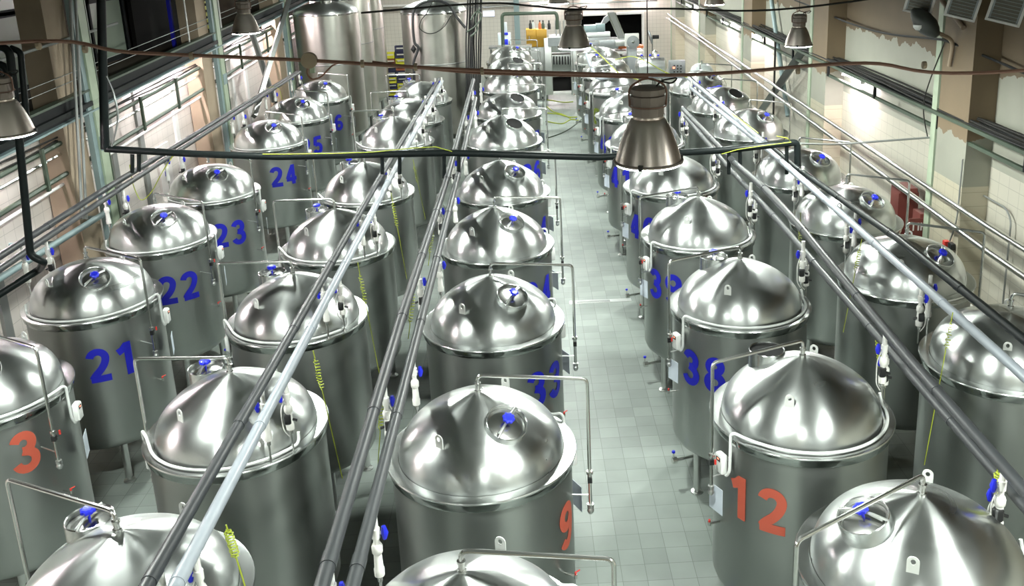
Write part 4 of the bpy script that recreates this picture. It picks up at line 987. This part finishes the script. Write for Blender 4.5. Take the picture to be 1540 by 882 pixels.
# filler cabinet
o0 = (1.5, 40, 0)
mc = empty('bottling_machine', o0, 'stainless bottling machine with dark window at the end of the aisle', 'machine')
bx('left_post', 821, 58, 829, 143, 40., .3, 'steel_plain', mc, o0); bx('right_post', 860, 62, 866, 143, 40., .3, 'steel_plain', mc, o0)
bx('upper_housing', 826, 55, 864, 80, 40.1, 1.2, 'steel_plain', mc, o0); bx('valve_panel', 829, 82, 861, 108, 40.2, .9, 'steel_dark', mc, o0)
bx('counter', 826, 108, 864, 116, 40.05, 1.1, 'steel_plain', mc, o0); bx('lower_window', 829, 118, 861, 138, 40.25, .8, 'dark_void', mc, o0); bx('base_frame', 823, 137, 864, 143, 40.05, 1.1, 'white_paint', mc, o0)
for i in range(7):
    q = at(833 + i * 4.3, 90, y=40.12) - Vector(o0); put('filling_valve', MB().tube([q + Vector((0, 0, -.2)), q + Vector((0, 0, .15))], .03, 8).mesh('filling_valve', 'black_plastic'), mc)
for i in range(4):
    q = at(836 + i * 6, 40, y=40.6) - Vector(o0); put('spindle', MB().tube([q + Vector((0, 0, -.55)), q + Vector((0, 0, .25))], .045, 8).mesh('spindle', 'steel_plain'), mc)
put('side_trough', MB().box(at(838, 62, y=40.0) - Vector(o0), (.8, .5, .35)).mesh('side_trough', 'galvanised'), mc)
# conveyor unit right
o0 = (4, 43, 0)
cv = empty('washing_line', o0, 'long grey open-topped washing trough behind the second hanging lamp', 'machine')
bx('trough', 866, 60, 930, 76, 42.5, 1.2, 'galvanised', cv, o0); bx('end_plate', 925, 60, 942, 70, 42.4, 1.2, 'steel_plain', cv, o0)
bx('top_frame', 868, 48, 918, 60, 43.8, .3, 'steel_plain', cv, o0); bx('lower_body', 868, 76, 968, 84, 42.6, 1.0, 'white_paint', cv, o0); bx('orange_strip', 927, 68, 968, 74, 42.9, .4, 'orange_trim', cv, o0); bx('bed', 890, 84, 968, 112, 42.9, .9, 'steel_dark', cv, o0)
mt = empty('motor_box', (3.3, 44, 0), 'grey-blue motor boxes on the trough left of the dark doorway', 'box')
bx('large_box', 879, 38, 900, 50, 44., .5, 'blue_grey_paint', mt, (3.3, 44, 0)); bx('small_box', 897, 36, 910, 50, 43.9, .5, 'blue_grey_paint', mt, (3.3, 44, 0))
for s in (884, 905):
    a = at(s, 50, y=44.2); put('stand', MB().tube([a - Vector((3.3, 44, 0)), Vector((a.x - 3.3, .2, 0))], .04, 8).mesh('stand', 'steel_dark'), mt)
ie = empty('inclined_conveyor', at(918, 22, y=43.2), 'inclined metal conveyor leaning in front of the dark doorway', 'conveyor')
q0 = at(918, 22, y=43.2)
a = at(914, 22, y=43.2) - q0; b = at(931, 58, y=43.2) - q0
d = (b - a).normalized(); w2 = Vector((0, 1, 0)).cross(d) * .0
put('chute', MB().plate([a + Vector((-.0, 0, .1)), a + Vector((.28, 0, .12)), b + Vector((.24, 0, 0)), b + Vector((0, 0, 0))], .35, (0, 1, 0)).mesh('chute', 'steel_dark'), ie)
put('side_rail', MB().tube([a + Vector((-.03, -.2, .1)), b + Vector((-.03, -.2, 0))], .035, 8).mesh('side_rail', 'pipe_steel'), ie)
put('side_rail', MB().tube([a + Vector((.3, -.2, .1)), b + Vector((.27, -.2, 0))], .035, 8).mesh('side_rail', 'pipe_steel'), ie)
c = at(912, 30, y=43.2) - q0; put('head_arm', MB().plate([c + Vector((-.25, 0, -.15)), c + Vector((-.1, 0, .12)), c + Vector((.25, 0, .32)), c + Vector((.2, 0, .05)), c + Vector((-.05, 0, -.15))], .3, (0, 1, 0)).mesh('head_arm', 'galvanised'), ie)
put('support', MB().tube([b + Vector((.1, .1, 0)), Vector((b.x + .1, .3, -q0.z))], .05, 8).mesh('support', 'steel_dark'), ie)
# hopper with disc
o0 = (4.9, 41, 0); hp = empty('grain_hopper', o0, 'square grey hopper with a round motor disc below the doorway', 'hopper')
bx('plate', 940, 50, 961, 70, 41., .08, 'white_paint', hp, o0)
c = at(952, 63, y=40.9) - Vector(o0); put('motor_disc', MB().lathe([(0, -.06), (.25, -.06), (.27, 0), (.27, .06), (0, .08)], 28, c, Matrix.Rotation(PI / 2, 3, 'X')).mesh('motor_disc', 'galvanised'), hp)
put('hub', MB().lathe([(0, -.06), (.09, -.05), (.1, .05), (0, .12)], 20, c, Matrix.Rotation(PI / 2, 3, 'X')).mesh('hub', 'steel_dark'), hp)
bx('pedestal', 944, 70, 958, None, 41.05, .4, 'galvanised', hp, o0)
# fan disc by wall
fn = empty('wall_fan', at(978, 56, y=42), 'flat round fan housing seen edge-on near the right back corner', 'fan')
put('fan_disc', MB().lathe([(0, -.04), (.30, -.04), (.32, 0), (.30, .04), (0, .05)], 28, M=Matrix.Rotation(math.radians(75), 3, 'Y')).mesh('fan_disc', 'galvanised'), fn)
put('motor', MB().tube([(.1, 0, 0), (.38, 0, 0)], .09, 12).mesh('motor', 'black_plastic'), fn)
put('stand', MB().tube([(.1, .05, 0), (.1, .05, -at(978, 56, y=42).z)], .03, 8).mesh('stand', 'steel_dark'), fn)
# horizontal drum with pumps
o0 = (5.6, 37.8, 0); dr = empty('filter_drum', o0, 'horizontal polished drum with blue taps near the right back corner', 'machine')
a = at(955, 100, y=37.6) - Vector(o0); b = at(1002, 100, y=37.6) - Vector(o0)
put('drum', MB().lathe([(0, 0), (.22, .04), (.32, .12), (.33, .2), (.33, (b - a).length - .1), (.2, (b - a).length), (0, (b - a).length + .03)], 36, a, Matrix.Rotation(PI / 2, 3, 'Y')).mesh('drum', 'dome_steel'), dr)
for u in (965, 978, 990):
    q = at(u, 92, y=37.6) - Vector(o0); put('tap', MB().tube([q, q + Vector((0, 0, .22))], .03, 8).mesh('tap', 'pipe_steel'), dr); put('tap_knob', MB().lathe([(0, .2), (.05, .21), (.05, .26), (0, .28)][::-1], 10, q).mesh('tap_knob', 'blue_plastic'), dr)
for u in (962, 996):
    q = at(u, 108, y=37.6) - Vector(o0); put('stand', MB().tube([q, Vector((q.x, q.y, 0))], .05, 8).mesh('stand', 'steel_dark'), dr)
pump = at(985, 85, y=40) ; pk = empty('upright_filter', (pump.x, 40, 0), 'upright polished filter canister left of the control box', 'filter')
put('canister', MB().lathe([(.17, 1.1), (.19, 1.15), (.19, pump.z + .05), (.14, pump.z + .2), (0, pump.z + .28)], 24).mesh('canister', 'pipe_steel'), pk); put('stand', MB().tube([(0, 0, 0), (0, 0, 1.1)], .06, 10).mesh('stand', 'steel_dark'), pk)
# control box
o0 = (6, 36, 0); cbx = empty('control_cabinet', o0, 'grey control box with a grid of buttons near the right wall', 'control box')
bx('box', 1007, 91, 1031, 113, 36., .3, 'galvanised', cbx, o0)
for i in range(3):
    for j in range(3):
        q = at(1014 + i * 5, 99 + j * 4.5, y=35.98) - Vector(o0); put('button', MB().box(q, (.05, .04, .05)).mesh('button', 'black_plastic'), cbx)
q = at(1013.5, 102, y=35.97) - Vector(o0); put('warning_light', MB().box(q, (.07, .05, .07)).mesh('warning_light', 'panel_light_red'), cbx)
q = at(1019, 113, y=36.1) - Vector(o0); put('stand', MB().tube([q, Vector((q.x, q.y, 0))], .05, 8).mesh('stand', 'steel_dark'), cbx)
# white vertical vessel
c = at(1055, 145, y=33); wv = empty('white_vessel', (c.x, 33, 0), 'white upright pressure vessel with rounded top by the right wall', 'tank')
zt = at(1055, 110, y=33).z
put('body', MB().lathe([(0, .5), (.3, .56), (.42, .7), (.42, zt), (.40, zt + .12), (.33, zt + .24), (.2, zt + .33), (0, zt + .37)], 40).mesh('body', 'vessel_white'), wv)
for a in (45, 165, 285): put('leg', MB().tube([P(.33, a, 0), P(.33, a, .7)], .04, 8).mesh('leg', 'steel_dark'), wv)
put('top_nozzle', MB().tube([(0, 0, zt + .35), (0, 0, zt + .44)], .04, 10).mesh('top_nozzle', 'pipe_steel'), wv)
# shelving rack with crates below lamp housing
o0 = (4.3, 31, 0); rk = empty('slatted_rack', o0, 'pinkish slatted rack between the lamp housing and the right wall tanks', 'rack')
for v in (128, 134, 140, 147, 154): bx('slat', 1006, v, 1029, v + 3, 31., .3, 'sign_white', rk, o0, False)
bx('upright', 1004, 124, 1007, None, 31., .3, 'steel_dark', rk, o0, False); bx('upright', 1029, 122, 1032, None, 31., .3, 'steel_dark', rk, o0, False)
# blue rag on open tank
rg = MB(); 
for i in range(3): rg.lathe([(0, .0), (.12 - .02 * i, .01), (.15 - .03 * i, .05), (.08, .10), (0, .12)][::-1], 9, (i * .13 - .1, .02 * i, .02 * i))
tag(put('blue_cloth', rg.mesh('blue_cloth', 'blue_plastic'), loc=(5.34 - .1, 25.4 + .55, 2.99)), 'bright blue crumpled cloth on the open-manhole tank by the right wall', 'cloth')
# ochre cabinet, table, cooler, gantry
o0 = (.4, 42, 0); oc = empty('ochre_cabinet', o0, 'mustard yellow cabinet beyond the farthest tanks, left of the bottling machine', 'cabinet')
bx('left_door', 792, 44, 806, 71, 42., .6, 'ochre', oc, o0); bx('right_door', 807, 44, 822, 71, 42., .6, 'ochre', oc, o0); bx('plinth', 792, 71, 822, None, 42.02, .6, 'steel_dark', oc, o0)
q = at(796, 57, y=41.98) - Vector(o0); put('handle', MB().box(q, (.03, .03, .14)).mesh('handle', 'pipe_steel'), oc)
for i, (u, m_) in enumerate(((798, 'black_plastic'), (802, 'vessel_white'), (812, 'orange_trim'), (817, 'green_paint'), (826, 'black_plastic'))):
    q = at(u, 44, y=42.2)
    b = empty('spray_bottle', (q.x, 42.2, q.z), ['black bottle', 'white bottle', 'small orange can', 'green bottle', 'dark canister'][i] + ' standing on top of the mustard cabinet', 'bottle', 'bottles on the mustard cabinet')
    put('body', MB().lathe([(.07, 0), (.07, .22), (.03, .30), (.03, .34)], 12).mesh('body', m_), b); put('cap', MB().lathe([(.035, .34), (.035, .39), (0, .40)], 10).mesh('cap', 'black_plastic'), b)
o0 = (-.3, 38.6, 0); tb = empty('steel_table', o0, 'long stainless table beyond the farthest tanks', 'table')
bx('table_top', 735, 69, 800, 74, 38.6, .7, 'flange_steel', tb, o0, False)
for u in (738, 797):
    for dy in (.05, .65):
        q = at(u, 73, y=38.6) - Vector(o0); put('leg', MB().tube([Vector((q.x, dy, 0)), Vector((q.x, dy, q.z))], .03, 8).mesh('leg', 'steel_dark'), tb)
o0 = (-1, 43, 0); wc = empty('water_cooler', o0, 'white and blue water cooler against the back wall', 'cooler')
bx('body', 751, 50, 768, None, 43., .4, 'cooler_body', wc, o0); bx('blue_panel', 757, 59, 764, 69, 42.98, .05, 'blue_plastic', wc, o0); bx('tap_panel', 757, 49, 764, 53, 42.98, .05, 'blue_plastic', wc, o0); bx('bottle', 758, 34, 762, 49, 43.1, .2, 'cooler_body', wc, o0)
pipe_thing('green_gantry', [Vector((at(755, 73, y=39.5).x, 39.5, 0.)), at(755, 21, y=39.5), at(836, 19, y=39.5), at(838, 26, y=39.5), at(838, 44, y=39.5)], .075, 'green_paint', 'green pipe arch above the ochre cabinet at the back', fil=.15)
sg = empty('lit_sign', at(735, 20, y=YB - .06), 'small lit bluish white sign high on the back wall', 'sign')
put('sign_box', MB().rbox((0, 0, 0), (.62, .1, .34), .02).mesh('sign_box', 'white_plastic'), sg); put('lit_face', MB().box((0, -.055, -.03), (.58, .01, .24)).mesh('lit_face', 'sign_glow'), sg)
tag(put('back_column', MB().box((at(777, 20, y=49.4).x, 49.4, 2.3), (.28, .3, 4.6)).mesh('back_column', 'blue_grey_paint')), 'slim grey lattice column on the back wall', 'column')
for k, (v, r, m_) in enumerate(((3.5, .06, 'white_paint'), (9.5, .05, 'pipe_steel'))):
    a = at(725, v, y=YB - .3); b = at(964, v, y=YB - .3)
    pipe_thing('back_pipe', [(-8, YB - .3, a.z), (7.0, YB - .3, a.z - .05)], r, m_, ['upper', 'lower'][k] + ' bright horizontal pipe high on the back wall', group='pipes on the back wall')
for i in range(3):
    t = empty('strip_light', (1.2 + i * 2.6, YB - .11, 4.1), 'fluorescent strip on the back wall above the doorway, %s from the left' % ordw[i], 'light', 'fluorescent strips on the back wall')
    put('housing', MB().box((0, .06, .05), (1.3, .1, .06)).mesh('housing', 'white_paint'), t); put('tube', MB().tube([(-.6, 0, 0), (.6, 0, 0)], .03, 10).mesh('tube', 'tube_glow'), t)
# floor drain and hoses in the aisle
gd = empty('floor_drain', (1.35, at(890, 454, z=0).y, .002), 'steel channel drain across the tiled aisle', 'drain')
put('channel', MB().box((0, 0, .001), (1.3, .16, .006)).mesh('channel', 'steel_plain'), gd); put('grate', MB().box((-.15, 0, .005), (.7, .09, .006)).mesh('grate', 'steel_dark'), gd)
for k, a in enumerate((((822, 150), (835, 152), (848, 154), (862, 153)), ((822, 170), (840, 172), (855, 176), (868, 176)), ((823, 183), (845, 186), (858, 180), (870, 181)), ((822, 160), (832, 168), (845, 172), (858, 178)))):
    cable([at(u, v, z=.02) for u, v in a], .022, 'yellow_cable', ['short straight', 'middle', 'lowest', 'slanting'][k] + ' yellow-green hose lying on the far aisle floor', name='floor_hose')
cable([at(u, v, z=.02) for u, v in ((880, 175), (862, 190), (845, 200), (822, 208))], .02, 'green_paint', 'dark green hose crossing the far aisle floor', name='floor_hose')

# ------------------------------------------------------------------ world & view
wd = bpy.data.worlds.new('world'); sc.world = wd; wd.use_nodes = True
wd.node_tree.nodes['Background'].inputs[0].default_value = (.5, .55, .52, 1); wd.node_tree.nodes['Background'].inputs[1].default_value = .02
sc.view_settings.view_transform = 'Standard'; sc.view_settings.look = 'None'; sc.view_settings.gamma = 1; sc.view_settings.use_curve_mapping = False
sc.view_settings.exposure = 0.42
sc.cycles.max_bounces = 8; sc.cycles.diffuse_bounces = 4; sc.cycles.glossy_bounces = 4; sc.cycles.transmission_bounces = 2
sc.cycles.sample_clamp_indirect = 6; sc.cycles.use_denoising = True; sc.cycles.caustics_reflective = False; sc.cycles.caustics_refractive = False
